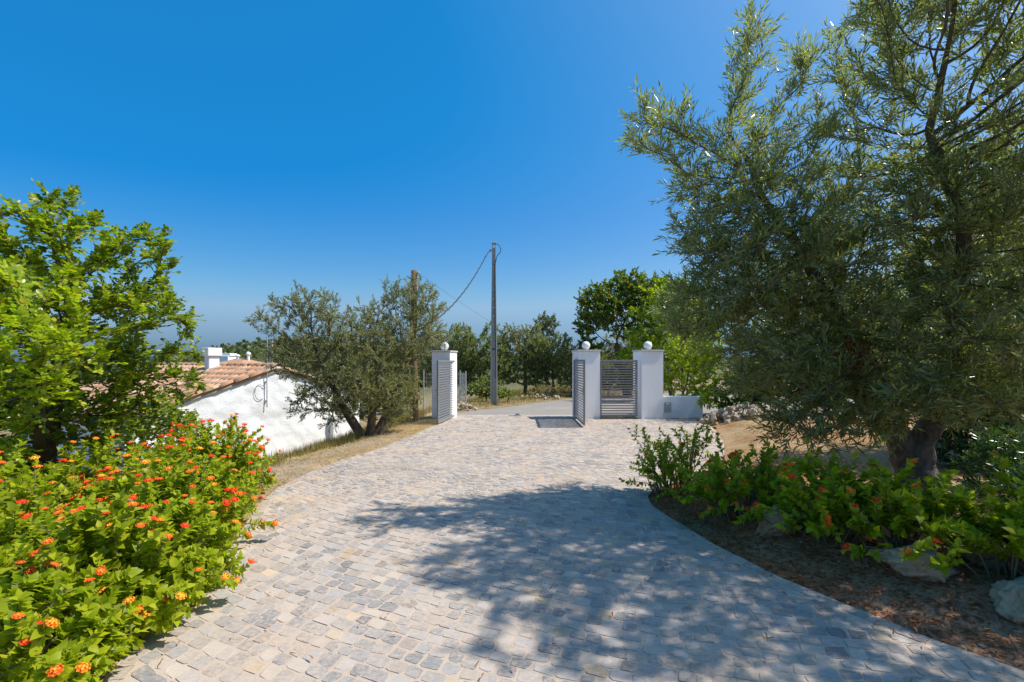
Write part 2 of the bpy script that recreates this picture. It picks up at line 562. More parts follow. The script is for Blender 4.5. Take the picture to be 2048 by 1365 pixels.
def flat_poly(name, poly, z, mat, bulge=None):
    bm = bmesh.new()
    vs = [bm.verts.new((x, y, z)) for x, y in poly]
    f = bm.faces.new(vs)
    if f.normal.z < 0:
        f.normal_flip()
    bmesh.ops.triangulate(bm, faces=[f])
    bm.normal_update()
    for f in bm.faces:
        if f.normal.z < 0:
            f.normal_flip()
    me = bpy.data.meshes.new(name)
    bm.to_mesh(me)
    bm.free()
    me.materials.append(mat)
    return kind(new_obj(name, me), 'structure')

drive = flat_poly('driveway', POLY, 0.0, M_SAND)
road = flat_poly('road', ROAD, -.004, M_ASPHALT)

# ------------------------------------------------------------------ cobblestones
TONES = np.array([(.25, .235, .225), (.32, .295, .275), (.20, .19, .185), (.38, .33, .285), (.44, .375, .315), (.48, .39, .30), (.36, .28, .22), (.52, .37, .22)])
TW = np.array([.13, .16, .05, .23, .2, .12, .08, .03])
quads_ = []        # four corners of every stone's bed, counter-clockwise
def warp(u, v):
    k = 1 - smooth(4.0, 8.5, np.asarray(v, float))
    return np.array((u + .33 * k * (v - 3), v - k * (.40 * u - .055 * u * u) + .02 * np.sin(u * 2.3 + v)))
def cobble_rows():
    v = -5.0
    while v < 16:
        dep = rng.uniform(.078, .104)
        u = -7 + rng.uniform(0, .2)
        while u < 8:
            ln = rng.uniform(.076, .128)
            quads_.append([warp(u, v), warp(u + ln, v), warp(u + ln, v + dep), warp(u, v + dep)])
            u += ln
        v += dep
cobble_rows()
S4 = np.array(quads_)
C = S4.mean(1)
S4 = S4[(poly_sd(C[:, 0], C[:, 1]) < -.125) & (C[:, 1] > -1.5)]
edge = []
for pts in (DRIVE_L, DRIVE_R[1:]):
    pts = np.array(pts)
    for (ax, ay), (bx, by) in zip(pts[:-1], pts[1:]):
        L = math.hypot(bx - ax, by - ay)
        n = max(1, round(L / .135))
        d = np.array((bx - ax, by - ay)) / L
        nn_ = np.array((d[1], -d[0]))
        for k in range(n):
            p0, p1 = np.array((ax, ay)) + d * L * k / n, np.array((ax, ay)) + d * L * (k + 1) / n
            edge.append([p0 + nn_ * .105, p1 + nn_ * .105, p1 + nn_ * .004, p0 + nn_ * .004])
edge = np.array(edge)
C = edge.mean(1)
edge = edge[(poly_sd(C[:, 0], C[:, 1]) < 0.0) & (C[:, 1] > -1.5)]
S4 = np.concatenate([S4, edge])
S = S4.mean(1)

def stone_mesh(q):
    q = q + rng.normal(0, .0055, (4, 2))
    c = q.mean(0)
    gap = random.uniform(.001, .0055)
    ring = []
    for i in range(4):
        p, a, b = q[i], q[i - 1], q[(i + 1) % 4]
        la, lb = np.linalg.norm(a - p), np.linalg.norm(b - p)
        ca, cb = (random.uniform(.006, .024) for _ in range(2))
        ring.append(p + (a - p) / la * ca)
        ring.append(p + (b - p) / lb * cb)
    ring = np.array(ring) + rng.normal(0, .0022, (8, 2))
    d = ring - c
    ln = np.linalg.norm(d, axis=1, keepdims=True)
    outer = c + d * (1 - gap / ln)
    inner = c + d * (1 - (gap + .005) / ln)
    h = random.uniform(.0012, .0042)
    tx, ty = random.gauss(0, .016), random.gauss(0, .018)
    zo = np.full(8, -.012)
    zi = h + (inner - c) @ np.array((tx, ty)) + rng.normal(0, .001, 8)
    V = np.concatenate([np.concatenate([outer, zo[:, None]], 1), np.concatenate([inner, zi[:, None]], 1)])
    F4 = [(i, (i + 1) % 8, 8 + (i + 1) % 8, 8 + i) for i in range(8)]
    tone = TONES[rng.choice(len(TONES), p=TW / TW.sum())] * rng.uniform(.64, 1.04)
    return V, F4, [tuple(range(8, 16))], tone

vis = (np.abs(S[:, 0] / np.maximum(S[:, 1], .1)) < 1.06) & (S[:, 1] > 2.38)
order = np.argsort(np.where(vis, np.hypot(S[:, 0], S[:, 1]), 99))
single = set(order[:300].tolist())
AV, AQ, AO, AT, n0 = [], [], [], [], 0
for i, s in enumerate(S4):
    V, F4, F8, tone = stone_mesh(s)
    if i in single:
        c = V.mean(0)
        me = mk_mesh('cobblestone', V - c, [F4, F8], M_COBBLE, False, {'tone': np.tile(tone, (16, 1))})
        new_obj('cobblestone', me, drive, c)
    else:
        AV.append(V); AQ += [[k + n0 for k in f] for f in F4]; AO += [[k + n0 for k in f] for f in F8]
        AT.append(np.tile(tone, (16, 1))); n0 += 16
kind(new_obj('cobblestone_paving', mk_mesh('cobblestone_paving', np.concatenate(AV), [AQ, AO], M_COBBLE, False, {'tone': np.concatenate(AT)}), drive), 'stuff')

# ------------------------------------------------------------------ gate pillars, gates and the low wall
def pillar(loc, rz, label, size=.62, h=1.86):
    t = thing('gate_pillar', label, 'pillar', loc, rz, 'white gate pillars')
    MB().box((0, 0, h / 2 - .03), (size, size, h + .06), ch=.006).build('shaft', M_RENDER, t)
    MB().box((0, 0, h + .02), (size + .05, size + .05, .04), ch=.006).build('cap', M_CAPSTONE, t)
    n, m = 20, 12
    V = [(0, 0, -1)]
    ball = []
    for i in range(1, m):
        a = math.pi * i / m
        ball += [(math.sin(a) * math.cos(b), math.sin(a) * math.sin(b), -math.cos(a)) for b in np.arange(n) / n * 2 * math.pi]
    V = np.array([(0, 0, -1)] + ball + [(0, 0, 1)]) * .118 + np.array((0, 0, h + .04 + .118 + .01))
    q = [[1 + i * n + j, 1 + i * n + (j + 1) % n, 1 + (i + 1) * n + (j + 1) % n, 1 + (i + 1) * n + j] for i in range(m - 2) for j in range(n)]
    e = 1 + (m - 1) * n
    tr = [[0, 1 + (j + 1) % n, 1 + j] for j in range(n)] + [[e, e - n + j, e - n + (j + 1) % n] for j in range(n)]
    b = new_obj('ball', mk_mesh('ball', V, [q, tr], M_BALL, True), t)
    MB().tube([(0, 0, h + .04), (0, 0, h + .065)], .06, 16).build('ball_foot', M_CAPSTONE, b)
    return t

pillar((2.08, 13.6, 0), R(8), 'white gate pillar with ball between driveway gate leaf and pedestrian gate')
pillar((3.82, 13.6, 0), R(8), 'white gate pillar with ball joined to low white wall')
pillar((-1.9, 13.62, -.02), R(-14), 'white gate pillar with ball half hidden by the grey gate leaf and olive branches', .54)

wall = thing('low_wall', 'low white rendered wall with grey meter door beside the gate pillar', 'wall', (4.15, 13.64, 0), R(5))
MB().box((.6, .0, .27), (1.2, .34, .66), ch=.006).build('wall', M_RENDER, wall)
md = MB().box((.175, -.178, .30), (.2, .02, .28), ch=.004).build('meter_door', M_GALV, wall)
MB().box((.175, -.19, .405), (.09, .006, .04)).build('label_plate', M_BALL, md)
MB().box((.47, -.173, .32), (.2, .012, .25), ch=.003).build('inspection_panel', M_RENDER, wall)

def gate(name, loc, rz, w, h, nsl, label, handle=True, group=None, z0=.06, tilt=6):
    """leaf runs from the hinge along +x"""
    t = thing(name, label, 'gate', loc, rz, group)
    f = .055
    d = .045
    for x in (f / 2, w - f / 2):
        MB().box((x, 0, z0 + h / 2), (f, d, h), ch=.004).build('upright', M_METAL, t)
    for z in (z0 + f / 2, z0 + h - f / 2):
        MB().box((w / 2, 0, z), (w - 2 * f, d - .006, f), ch=.004).build('rail', M_METAL, t)
    step = (h - 2 * f) / nsl
    a = R(tilt)
    Mx = np.array([[1, 0, 0], [0, math.cos(a), -math.sin(a)], [0, math.sin(a), math.cos(a)]])
    me = MB().box((0, 0, 0), (w - 2 * f + .004, .006, step * .52), M=Mx).mesh('slat', M_METAL)
    for k in range(nsl):
        new_obj('slat', me, t, (w / 2, 0, z0 + f + step * (k + .5)))
    for z in (z0 + .2, z0 + h - .2):
        MB().tube([(-.022, 0, z - .05), (-.022, 0, z + .05)], .018, 10).build('hinge', M_METAL, t)
    if handle:
        hd = MB().box((w - .028, -.03, z0 + h * .52), (.04, .012, .2), ch=.003)
        hd.tube([(w - .03, -.03, z0 + h * .53), (w - .03, -.075, z0 + h * .53), (w - .13, -.075, z0 + h * .53)], .009, 8)
        hd.build('handle', M_GALV, t)
    return t
gate('driveway_gate', (1.75, 13.62, 0), R(-90.5), 2.05, 1.58, 23, 'grey slatted driveway gate leaf standing open before the pedestrian gate', True, 'driveway gate leaves', .05)
gate('driveway_gate', (-1.6, 13.9, -.02), R(-98), 1.85, 1.58, 23, 'grey slatted driveway gate leaf standing open beside the olive tree', True, 'driveway gate leaves', .05)
gate('pedestrian_gate', (2.42, 13.36, 0), R(1), 1.05, 1.56, 21, 'closed grey slatted pedestrian gate between two white pillars', True, None, .06)

t = thing('gate_stop', 'small grey metal gate stop on the driveway threshold', 'gate stop', (.1, 14.05, 0))
MB().box((0, 0, .012), (.34, .16, .03), ch=.004).build('base_plate', M_GALV, t)
MB().box((.06, 0, .05), (.12, .07, .05), ch=.008).build('catch', M_METAL, t)

# ------------------------------------------------------------------ white house
AP = np.array((-6.3, 13.0, 1.40))
Gd = np.array((.533, .846, 0.0)); Gd /= np.linalg.norm(Gd)
Bd = np.array((-Gd[1], Gd[0], 0.0))
UP = np.array((0, 0, 1.0))
SL = .30
WL, WR, LEN, BASE = 3.4, 2.75, 7.0, -1.9
def hp(s, b, z):
    return Gd * s + Bd * b + UP * z
house = thing('white_house', 'low white plastered house with orange tiled roof behind the olive tree', 'house', tuple(AP))
ss, zs = np.linspace(-WL, WR, 90), np.linspace(0, 1, 50)
V = []
for v in zs:
    for s in ss:
        top = -abs(s) * SL - .04
        z = BASE - 1.40 + (top - BASE + 1.40) * v
        n = .022 * vnoise(s, z, 2.1, 1) + .014 * vnoise(s, z, 6.3, 2) + .006 * vnoise(s, z, 15, 4)
        V.append(hp(s, -n, z))
i = np.arange(90 * 50).reshape(50, 90)
q = np.stack([i[:-1, :-1], i[:-1, 1:], i[1:, 1:], i[1:, :-1]], -1).reshape(-1, 4)
new_obj('gable_wall', mk_mesh('gable_wall', V, [q], M_PLASTER, True), house)
for s, zz in ((-WL, -WL * SL), (WR, -WR * SL)):
    V = [hp(s, .02, BASE - 1.4), hp(s, LEN, BASE - 1.4), hp(s, LEN, zz - .04), hp(s, .02, zz - .04)]
    V += [v + hp(-.3 * np.sign(s), 0, 0) for v in V]
    new_obj('side_wall', mk_mesh('side_wall', V, [[(0, 1, 2, 3), (7, 6, 5, 4), (0, 4, 5, 1), (1, 5, 6, 2), (2, 6, 7, 3), (3, 7, 4, 0)]], M_PLASTER), house)
bt = MB()
bt.add([hp(s, b, z) for z in (BASE - 1.4, -1.42) for s, b in ((1.62, 0.05), (1.62, -.2), (1.92, -.2), (1.92, .05))] , [(0, 1, 5, 4), (1, 2, 6, 5), (2, 3, 7, 6), (4, 5, 6, 7)])
bt.build('buttress', M_PLASTER, house)
roof = None
dk = MB()
dk.add([hp(0, -.05, 0), hp(0, LEN, 0), hp(-WL - .25, LEN, -(WL + .25) * SL), hp(-WL - .25, -.05, -(WL + .25) * SL),
        hp(0, -.05, -.07), hp(0, LEN, -.07), hp(-WL - .25, LEN, -(WL + .25) * SL - .07), hp(-WL - .25, -.05, -(WL + .25) * SL - .07)],
       [(0, 1, 2, 3), (7, 6, 5, 4), (0, 3, 7, 4), (3, 2, 6, 7), (2, 1, 5, 6)])
dk.add([hp(0.002, -.05, 0), hp(0.002, LEN, 0), hp(WR + .25, LEN, -(WR + .25) * SL), hp(WR + .25, -.05, -(WR + .25) * SL),
        hp(0.002, -.05, -.07), hp(0.002, LEN, -.07), hp(WR + .25, LEN, -(WR + .25) * SL - .07), hp(WR + .25, -.05, -(WR + .25) * SL - .07)],
       [(3, 2, 1, 0), (4, 5, 6, 7), (4, 7, 3, 0), (7, 6, 2, 3), (6, 5, 1, 2)])
roof = dk.build('roof', M_TILE, house)

def tile_mesh(L=.43, r0=.098, r1=.078, n=7):
    V, F = [], []
    a = np.linspace(0, math.pi, n)
    for th in (0, .014):
        for y, r in ((0, r0), (L, r1)):
            V += [(math.cos(x) * (r - th), y, math.sin(x) * (r - th) * .85) for x in a]
    for k in range(n - 1):
        F.append((k, k + 1, n + k + 1, n + k))
        F.append((2 * n + k + 1, 2 * n + k, 3 * n + k, 3 * n + k + 1))
        F.append((k + 1, k, 2 * n + k, 2 * n + k + 1))
        F.append((n + k, n + k + 1, 3 * n + k + 1, 3 * n + k))
    return np.array(V), F
TV, TF = tile_mesh()
tile_me = mk_mesh('roof_tile', TV, [TF], M_TILE, True)
pitch = math.atan(SL)
def slope_frame(sign):
    up = nrm(-sign * Gd * math.cos(pitch) + UP * math.sin(pitch))      # towards the ridge
    nn = nrm(sign * Gd * math.sin(pitch) + UP * math.cos(pitch))
    ac = np.cross(up, nn)
    return up, nn, ac
up, nn, ac = slope_frame(-1)
sl_len = (WL + .25) / math.cos(pitch)
ncol, nrow = 30, 10
rowstep = (sl_len - .06) / nrow
for c in range(ncol):
    for r in range(nrow):
        b = -.02 + c * .225 + random.gauss(0, .006)
        p = hp(0, b, 0) - up * (sl_len + .04 - r * rowstep) + nn * (.012 + .004 * random.random())
        o = new_obj('roof_tile', tile_me, roof)
        up2 = nrm(up + nn * .045 + ac * random.gauss(0, .02))
        n2 = nrm(nn - up * .045)
        M = Matrix((np.append(np.cross(up2, n2), 0), np.append(up2, 0), np.append(n2, 0), (0, 0, 0, 1))).transposed()
        M.translation = Vector(p)
        o.matrix_basis = M
TVa, TFa, k0 = [], [], 0
up, nn, ac = slope_frame(1)
for c in range(31):
    for r in range(8):
        p = hp(0, -.02 + c * .225, 0) - up * ((WR + .25) / math.cos(pitch) + .04 - r * .37) + nn * .014
        TVa.append(TV[:, :1] * ac + TV[:, 1:2] * nrm(up + nn * .045) + TV[:, 2:3] * nn + p)
        TFa += [[x + k0 for x in f] for f in TF]; k0 += len(TV)
kind(new_obj('roof_tile_field', mk_mesh('roof_tile_field', np.concatenate(TVa), [TFa], M_TILE, True), roof), 'stuff')
rt_me = mk_mesh('ridge_tile', TV * np.array((1.25, 1, 1.2)), [TF], M_TILE, True)
for k in range(20):
    o = new_obj('ridge_tile', rt_me, roof)
    d = nrm(Bd + UP * .03)
    M = Matrix((np.append(-Gd, 0), np.append(d, 0), np.append(nrm(UP - Bd * .03), 0), (0, 0, 0, 1))).transposed()
    M.translation = Vector(hp(0, -.1 + k * .36, .045))
    o.matrix_basis = M
mb = MB()
for k in range(40):
    mb.tube([hp(-.11, -.05 + k * .175, .0), hp(.11, .0 + k * .175, .0)], .06 * random.uniform(.8, 1.2), 6)
mb.build('ridge_mortar', M_MORTAR, roof)
def gbox(mb, s, b, z, ds, db, dz):
    M = np.stack([Gd, Bd, UP], 1)
    return mb.box(hp(s, b, z), (ds, db, dz), M=M, ch=.012)
ch = gbox(MB(), -.28, 2.85, .1, .3, .26, .5).build('chimney', M_PLASTER, roof)
gbox(MB(), -.28, 2.85, .46, .4, .36, .24).build('chimney_cap', M_PLASTER, roof)
mb = MB()
mb.tube([hp(-.34, -.07, -1.02), hp(-.34, -.07, .2), hp(-.335, -.07, 1.0)], .014, 8)
mb.build('antenna_pole', M_GALV, house)
mb = MB()
for z in (-.85, -.35):
    gbox(mb, -.34, -.03, z, .05, .09, .03)
mb.build('pole_bracket', M_GALV, house)
cb = [hp(-.36, -.045, -.5)] + [hp(-.52 + .13 * math.cos(a), -.04, -.62 + .2 * math.sin(a)) for a in np.linspace(1.2, 5.4, 14)]
MB().tube(cb, .006, 5).build('cable', M_CABLE, house)

# neighbour's roof farther down the slope, with ball finials
nb = thing('neighbouring_house', 'small tiled hip roof with white finials beyond the white house', 'house', (-20.2, 36.0, -2.95), R(-20))
MB().box((0, 0, 1.9), (3.6, 3.4, 4.4), ch=.02).build('wall', M_PLASTER, nb)
Vh = [(-2.0, -1.9, 4.1), (2.0, -1.9, 4.1), (2.0, 1.9, 4.1), (-2.0, 1.9, 4.1), (-.4, 0, 4.72), (.4, 0, 4.72), (-2.0, -1.9, 4.02), (2.0, -1.9, 4.02), (2.0, 1.9, 4.02), (-2.0, 1.9, 4.02)]
m = MB().add(Vh, [(0, 1, 5, 4), (1, 2, 5), (2, 3, 4, 5), (3, 0, 4), (6, 7, 1, 0), (7, 8, 2, 1), (8, 9, 3, 2), (9, 6, 0, 3), (9, 8, 7, 6)])
nr = m.build('roof', M_TILE, nb)
for x, hh in ((-.3, .42), (.75, .62)):
    m = MB()
    m.tube([(x, 0, 4.55), (x, 0, 4.6 + hh * .6)], .1, 10)
    m.tube([(x, 0, 4.6 + hh * .55), (x, 0, 4.6 + hh * .62), (x, 0, 4.6 + hh * .75), (x, 0, 4.6 + hh * .92), (x, 0, 4.6 + hh)], [.06, .15, .17, .13, .03], 10)
    m.build('finial', M_PLASTER, nr)
fh = thing('hilltop_house', 'tiny white house with flat parapet on the far wooded slope', 'house', (-91, 152, -4))
MB().box((0, 0, 3.0), (7, 6, 8.2), ch=.05).build('wall', M_PLASTER, fh)
MB().box((2.0, -.5, 7.5), (3.5, 4, .8), ch=.05).build('roof_parapet', M_PLASTER, fh)
MB().box((-1.6, -3.02, 5.3), (1.0, .06, 1.2)).build('window', M_CABLE, fh)

# ------------------------------------------------------------------ poles, cables, fence
cp = thing('concrete_utility_pole', 'tall grey concrete utility pole with slotted sides beside the road', 'utility pole', (-.66, 17.6, -.05))
H = 5.95
def taper(a, b, z): return a + (b - a) * z / H
mb = MB()
for sx in (-1, 1):
    V = []
    for z in (-.3, H):
        w_, d_ = taper(.26, .125, z) / 2, taper(.2, .1, z) / 2
        fl = .3 * w_
        x0, x1 = sx * (w_ - fl * 1.2), sx * w_
        V += [(x0, -d_, z), (x1, -d_, z), (x1, d_, z), (x0, d_, z)]
    mb.add(V, [(0, 1, 5, 4), (1, 2, 6, 5), (2, 3, 7, 6), (3, 0, 4, 7), (4, 5, 6, 7)])
mb.build('flange', M_CONCRETE, cp)
mb = MB()
z = .0
mb.box((0, 0, .9), (taper(.26, .125, .9) * .72, .07, 2.4))
z = 2.2
while z < H - .1:
    mb.box((0, 0, z), (taper(.26, .125, z) * .68, .07, .295)); z += .31
mb.build('web', M_CONCRETE, cp)
mb = MB()
mb.box((0, 0, H - .03), (.16, .14, .07), ch=.01)
mb.box((-.1, 0, H - .28), (.14, .05, .05))
mb.tube([(-.08, -.03, H - .3), (-.2, -.03, H - .36), (-.3, -.03, H - .52)], .02, 6)
mb.build('cable_bracket', M_GALV, cp)
lp = [(.03, -.07, H - .05), (.16, -.07, H - .08), (.25, -.07, H - .22), (.24, -.07, H - .36), (.12, -.07, H - .5), (.06, -.08, H - .75)]
lp += [(.05 + .02 * math.sin(z), -.085, z) for z in np.linspace(H - 1, 1.0, 14)]
MB().tube(lp, .014, 6).build('riser_cable', M_CABLE, cp)

wp = thing('wooden_utility_pole', 'brown wooden utility pole standing behind the olive tree', 'utility pole', (-2.58, 12.7, -.25))
zz = np.linspace(-.3, 4.22, 12)
MB().tube([(.012 * math.sin(z * 2), .01 * math.cos(z), z) for z in zz], np.linspace(.115, .075, 12), 12).build('shaft', M_WOODPOLE, wp, True)
m = MB()
m.tube([(.07, -.02, 4.08), (.12, -.03, 4.08), (.12, -.03, 4.14)], .014, 6)
m.tube([(.12, -.03, 4.12), (.12, -.03, 4.16), (.12, -.03, 4.2)], [.025, .032, .015], 8)
m.build('insulator', M_CONCRETE, wp)

def hang(a, b, sag, n=24):
    t = np.linspace(0, 1, n)[:, None]
    P = np.asarray(a) * (1 - t) + np.asarray(b) * t
    P[:, 2] -= sag * 4 * (t * (1 - t))[:, 0]
    return P
P = hang((-.95, 17.57, 5.4), (-2.55, 12.62, 2.35), .42)
tw = [p + np.array((0, .012 * math.cos(k * 1.9), .012 * math.sin(k * 1.9))) for k, p in enumerate(hang((-.95, 17.57, 5.4), (-2.55, 12.62, 2.35), .42, 60))]
c1 = MB().tube(tw, .019, 6).build('power_cable', M_CABLE)
tag(c1, 'thick black twisted cable sagging between the concrete and wooden poles', 'cable')
c2 = MB().tube(hang((-2.46, 12.67, 3.9), (6.9, 58, 3.2), 1.0, 40), .003, 5).build('telephone_wire', M_CABLE)
tag(c2, 'thin wire running from wooden pole top towards the far trees', 'wire')

fp = thing('far_concrete_pole', 'pale concrete pole beyond the roof with thin crossarm', 'utility pole', (-19.9, 40.0, -2.8))
MB().add([(x * (.17 if z < 1 else .1), y * .1, z) for z in (-.5, 6.1) for x, y in ((-1, -1), (1, -1), (1, 1), (-1, 1))], [(0, 1, 5, 4), (1, 2, 6, 5), (2, 3, 7, 6), (3, 0, 4, 7), (4, 5, 6, 7)]).build('shaft', M_CONCRETE, fp)
MB().box((.25, 0, 5.3), (.9, .06, .07)).build('crossarm', M_GALV, fp)
MB().tube(hang((.6, 0, 5.33), (9.5, 6, 4.8), .25), .012, 4).build('wire', M_CABLE, fp)

fe = thing('wire_fence', 'thin wire mesh fence with leaning brace beyond the gate', 'fence', (-1.55, 16.2, 0))
for x, y in ((0, 0), (-.35, 1.5), (-1.5, .5)):
    MB().tube([(x, y, -.2), (x, y, 1.25)], .022, 8).build('post', M_GALV, fe)
MB().tube([(-.5, .1, -.05), (-.02, 0, .85)], .018, 8).build('brace', M_GALV, fe)
m = MB()
for a, b in (((0, 0), (-1.5, .5)), ((0, 0), (-.35, 1.5))):
    a, b = np.array(a), np.array(b)
    for k in range(9):
        m.tube([(*a, .1 + k * .13), (*b, .1 + k * .13)], .003, 4, False)
    for k in range(1, 13):
        p = a + (b - a) * k / 13
        m.tube([(*p, .08), (*p, 1.18)], .003, 4, False)
m.build('wire_mesh', M_GALV, fe)

# ------------------------------------------------------------------ rocks
def rock_mesh(name, size, seed, mat, sub=2, sharp=.35, flat=False):
    bm = bmesh.new()
    bmesh.ops.create_icosphere(bm, subdivisions=sub, radius=1)
    r = np.random.default_rng(seed)
    planes = [(nrm(r.normal(size=3)), r.uniform(.55, .85)) for _ in range(9)]
    for v in bm.verts:
        p = np.array(v.co)
        for n_, d in planes:
            k = p @ n_
            if k > d:
                p = p - n_ * (k - d) * .92
        p = p * (1 + sharp * (.14 * vnoise(p[0] * 2 + seed, p[1] * 2 + p[2], 1.5) + .1 * vnoise(p[0] * 5 + p[2] * 3, p[1] * 5 - p[2] * 4, 1.4, seed) + .06 * vnoise(p[0] * 11 + p[2] * 7, p[1] * 11 + p[2] * 9, 1.5, seed + 1)))
        v.co = p * np.asarray(size)
    me = bpy.data.meshes.new(name)
    bm.to_mesh(me)
    bm.free()
    me.materials.append(mat)
    me.polygons.foreach_set('use_smooth', np.full(len(me.polygons), not flat, dtype=bool))
    return me

BOULDERS = [((2.3, 4.2, .2), (.17, .15, .2), 'upright tan boulder half hidden under the lantana'),
            ((2.75, 4.5, .2), (.18, .16, .17), 'rounded tan boulder behind the lantana stems'),
            ((2.82, 3.38, .16), (.27, .17, .12), 'broad flat tan boulder lying among lantana stems'),
            ((3.1, 2.88, .16), (.22, .17, .14), 'large tan boulder at the bed edge under overhanging lantana'),
            ((3.4, 3.45, .22), (.2, .15, .12), 'small pale grey boulder between lantana bushes'),
            ((2.5, 5.25, .2), (.18, .15, .14), 'low boulder deep in shade behind the lantana'),
            ((3.62, 2.95, .2), (.24, .18, .18), 'boulder beside the largest tan one at the bed edge')]
for k, (p, s, lab) in enumerate(BOULDERS):
    o = new_obj('boulder', rock_mesh('boulder', s, 31 + k, M_ROCK, 5, 1.1), None, p)
    o.location.z = float(ground_z(p[0], p[1])) + s[2] * .3
    o.rotation_euler = (0, 0, k * 1.3)
    tag(o, lab, 'boulder', 'boulders in the planting bed')

pile_me = [rock_mesh('loose_stone', (1, .85, .75), 60 + k, M_RUBBLE, 1, .2, True) for k in range(6)]
def stone_heap(cx, cy, rx, ry, h, n, label, group, s0=.06, s1=.12, name='loose_stone'):
    for k in range(n):
        a, r = rng.uniform(0, 2 * math.pi), math.sqrt(rng.uniform(0, 1))
        x, y = cx + rx * r * math.cos(a), cy + ry * r * math.sin(a)
        s = rng.uniform(s0, s1)
        top = h * max(0, 1 - r * r) * (1 if k % 3 else rng.uniform(.2, .9))
        o = new_obj(name, pile_me[k % 6], None, (x, y, float(ground_z(x, y)) + top + s * .35))
        o.scale = (s * rng.uniform(.8, 1.4), s, s * rng.uniform(.7, 1.1))
        o.rotation_euler = tuple(rng.uniform(-3, 3, 3))
        tag(o, label, 'stone', group)
stone_heap(5.75, 12.3, .95, .6, .34, 130, 'pale squared paving stone dumped in the heap on red earth', 'stones in the heap beside the low wall')
stone_heap(7.6, 12.0, 1.2, .5, .2, 60, 'pale rubble stone in the low row behind the olive trunk', 'rubble stones under the far trees')
stone_heap(-1.7, 15.75, .55, .35, .18, 60, 'weathered rubble stone heaped by the wire fence', 'rubble stones by the wire fence', .05, .11)
stone_heap(1.2, 20.2, 1.2, .4, .1, 30, 'stone lying in dry grass on the road bank', 'stones on the road bank', .06, .13)

# ------------------------------------------------------------------ foliage machinery
def leaf_template(kind_):
    if kind_ == 'narrow':
        V = [(0, 0, 0), (-.075, .3, .02), (.075, .3, .02), (-.065, .66, 0), (.065, .66, 0), (0, 1, -.06)]
        F = [[(1, 2, 4, 3)], [(0, 2, 1), (3, 4, 5)]]
    elif kind_ == 'quad':
        V = [(0, 0, 0), (.13, .5, .03), (0, 1, -.03), (-.13, .5, .03)]
        F = [[(0, 1, 2, 3)]]
    elif kind_ == 'blob':
        V = [(0, 0, 0), (.3, .3, .05), (.24, .8, 0), (0, 1, -.05), (-.24, .8, 0), (-.3, .3, .05)]
        F = [[(0, 1, 2, 3), (0, 3, 4, 5)]]
    elif kind_ == 'round':
        V = [(0, 0, 0), (.26, .18, .05), (.37, .5, .06), (.28, .84, .03), (0, .97, -.02), (-.28, .84, .03), (-.37, .5, .06), (-.26, .18, .05), (0, .5, 0)]
        F = [[(0, 1, 2, 8), (8, 2, 3, 4), (8, 4, 5, 6), (0, 8, 6, 7)]]
    elif kind_ == 'ovate':
        V = [(0, 0, 0), (0, .3, .015), (0, .65, -.01), (0, 1.0, -.14),
             (.23, .1, .05), (.33, .34, .08), (.22, .68, .03), (-.23, .1, .05), (-.33, .34, .08), (-.22, .68, .03)]
        F = [[(0, 4, 5, 1), (1, 5, 6, 2), (0, 1, 8, 7), (1, 2, 9, 8)], [(2, 6, 3), (2, 3, 9)]]
    return np.array(V, float), F
TEMPL = {k: leaf_template(k) for k in ('narrow', 'quad', 'blob', 'round', 'ovate')}
TEMPL['narrow_joined'] = (np.array([(0, 0, 0), (.09, .45, .02), (0, 1, -.05), (-.09, .45, .02)]), [[(0, 1, 2, 3)]])
TEMPL['round_joined'] = (np.array([(0, 0, 0), (.34, .28, .06), (.3, .8, .02), (0, .98, -.03), (-.3, .8, .02), (-.34, .28, .06)]), [[(0, 1, 2, 3), (0, 3, 4, 5)]])
TEMPL['ovate_joined'] = (np.array([(0, 0, 0), (.26, .13, .06), (.31, .45, .07), (0, 1, -.14), (-.31, .45, .07), (-.26, .13, .06), (0, .5, .0)]), [[(0, 1, 2, 6), (0, 6, 4, 5)], [(6, 2, 3), (6, 3, 4)]])

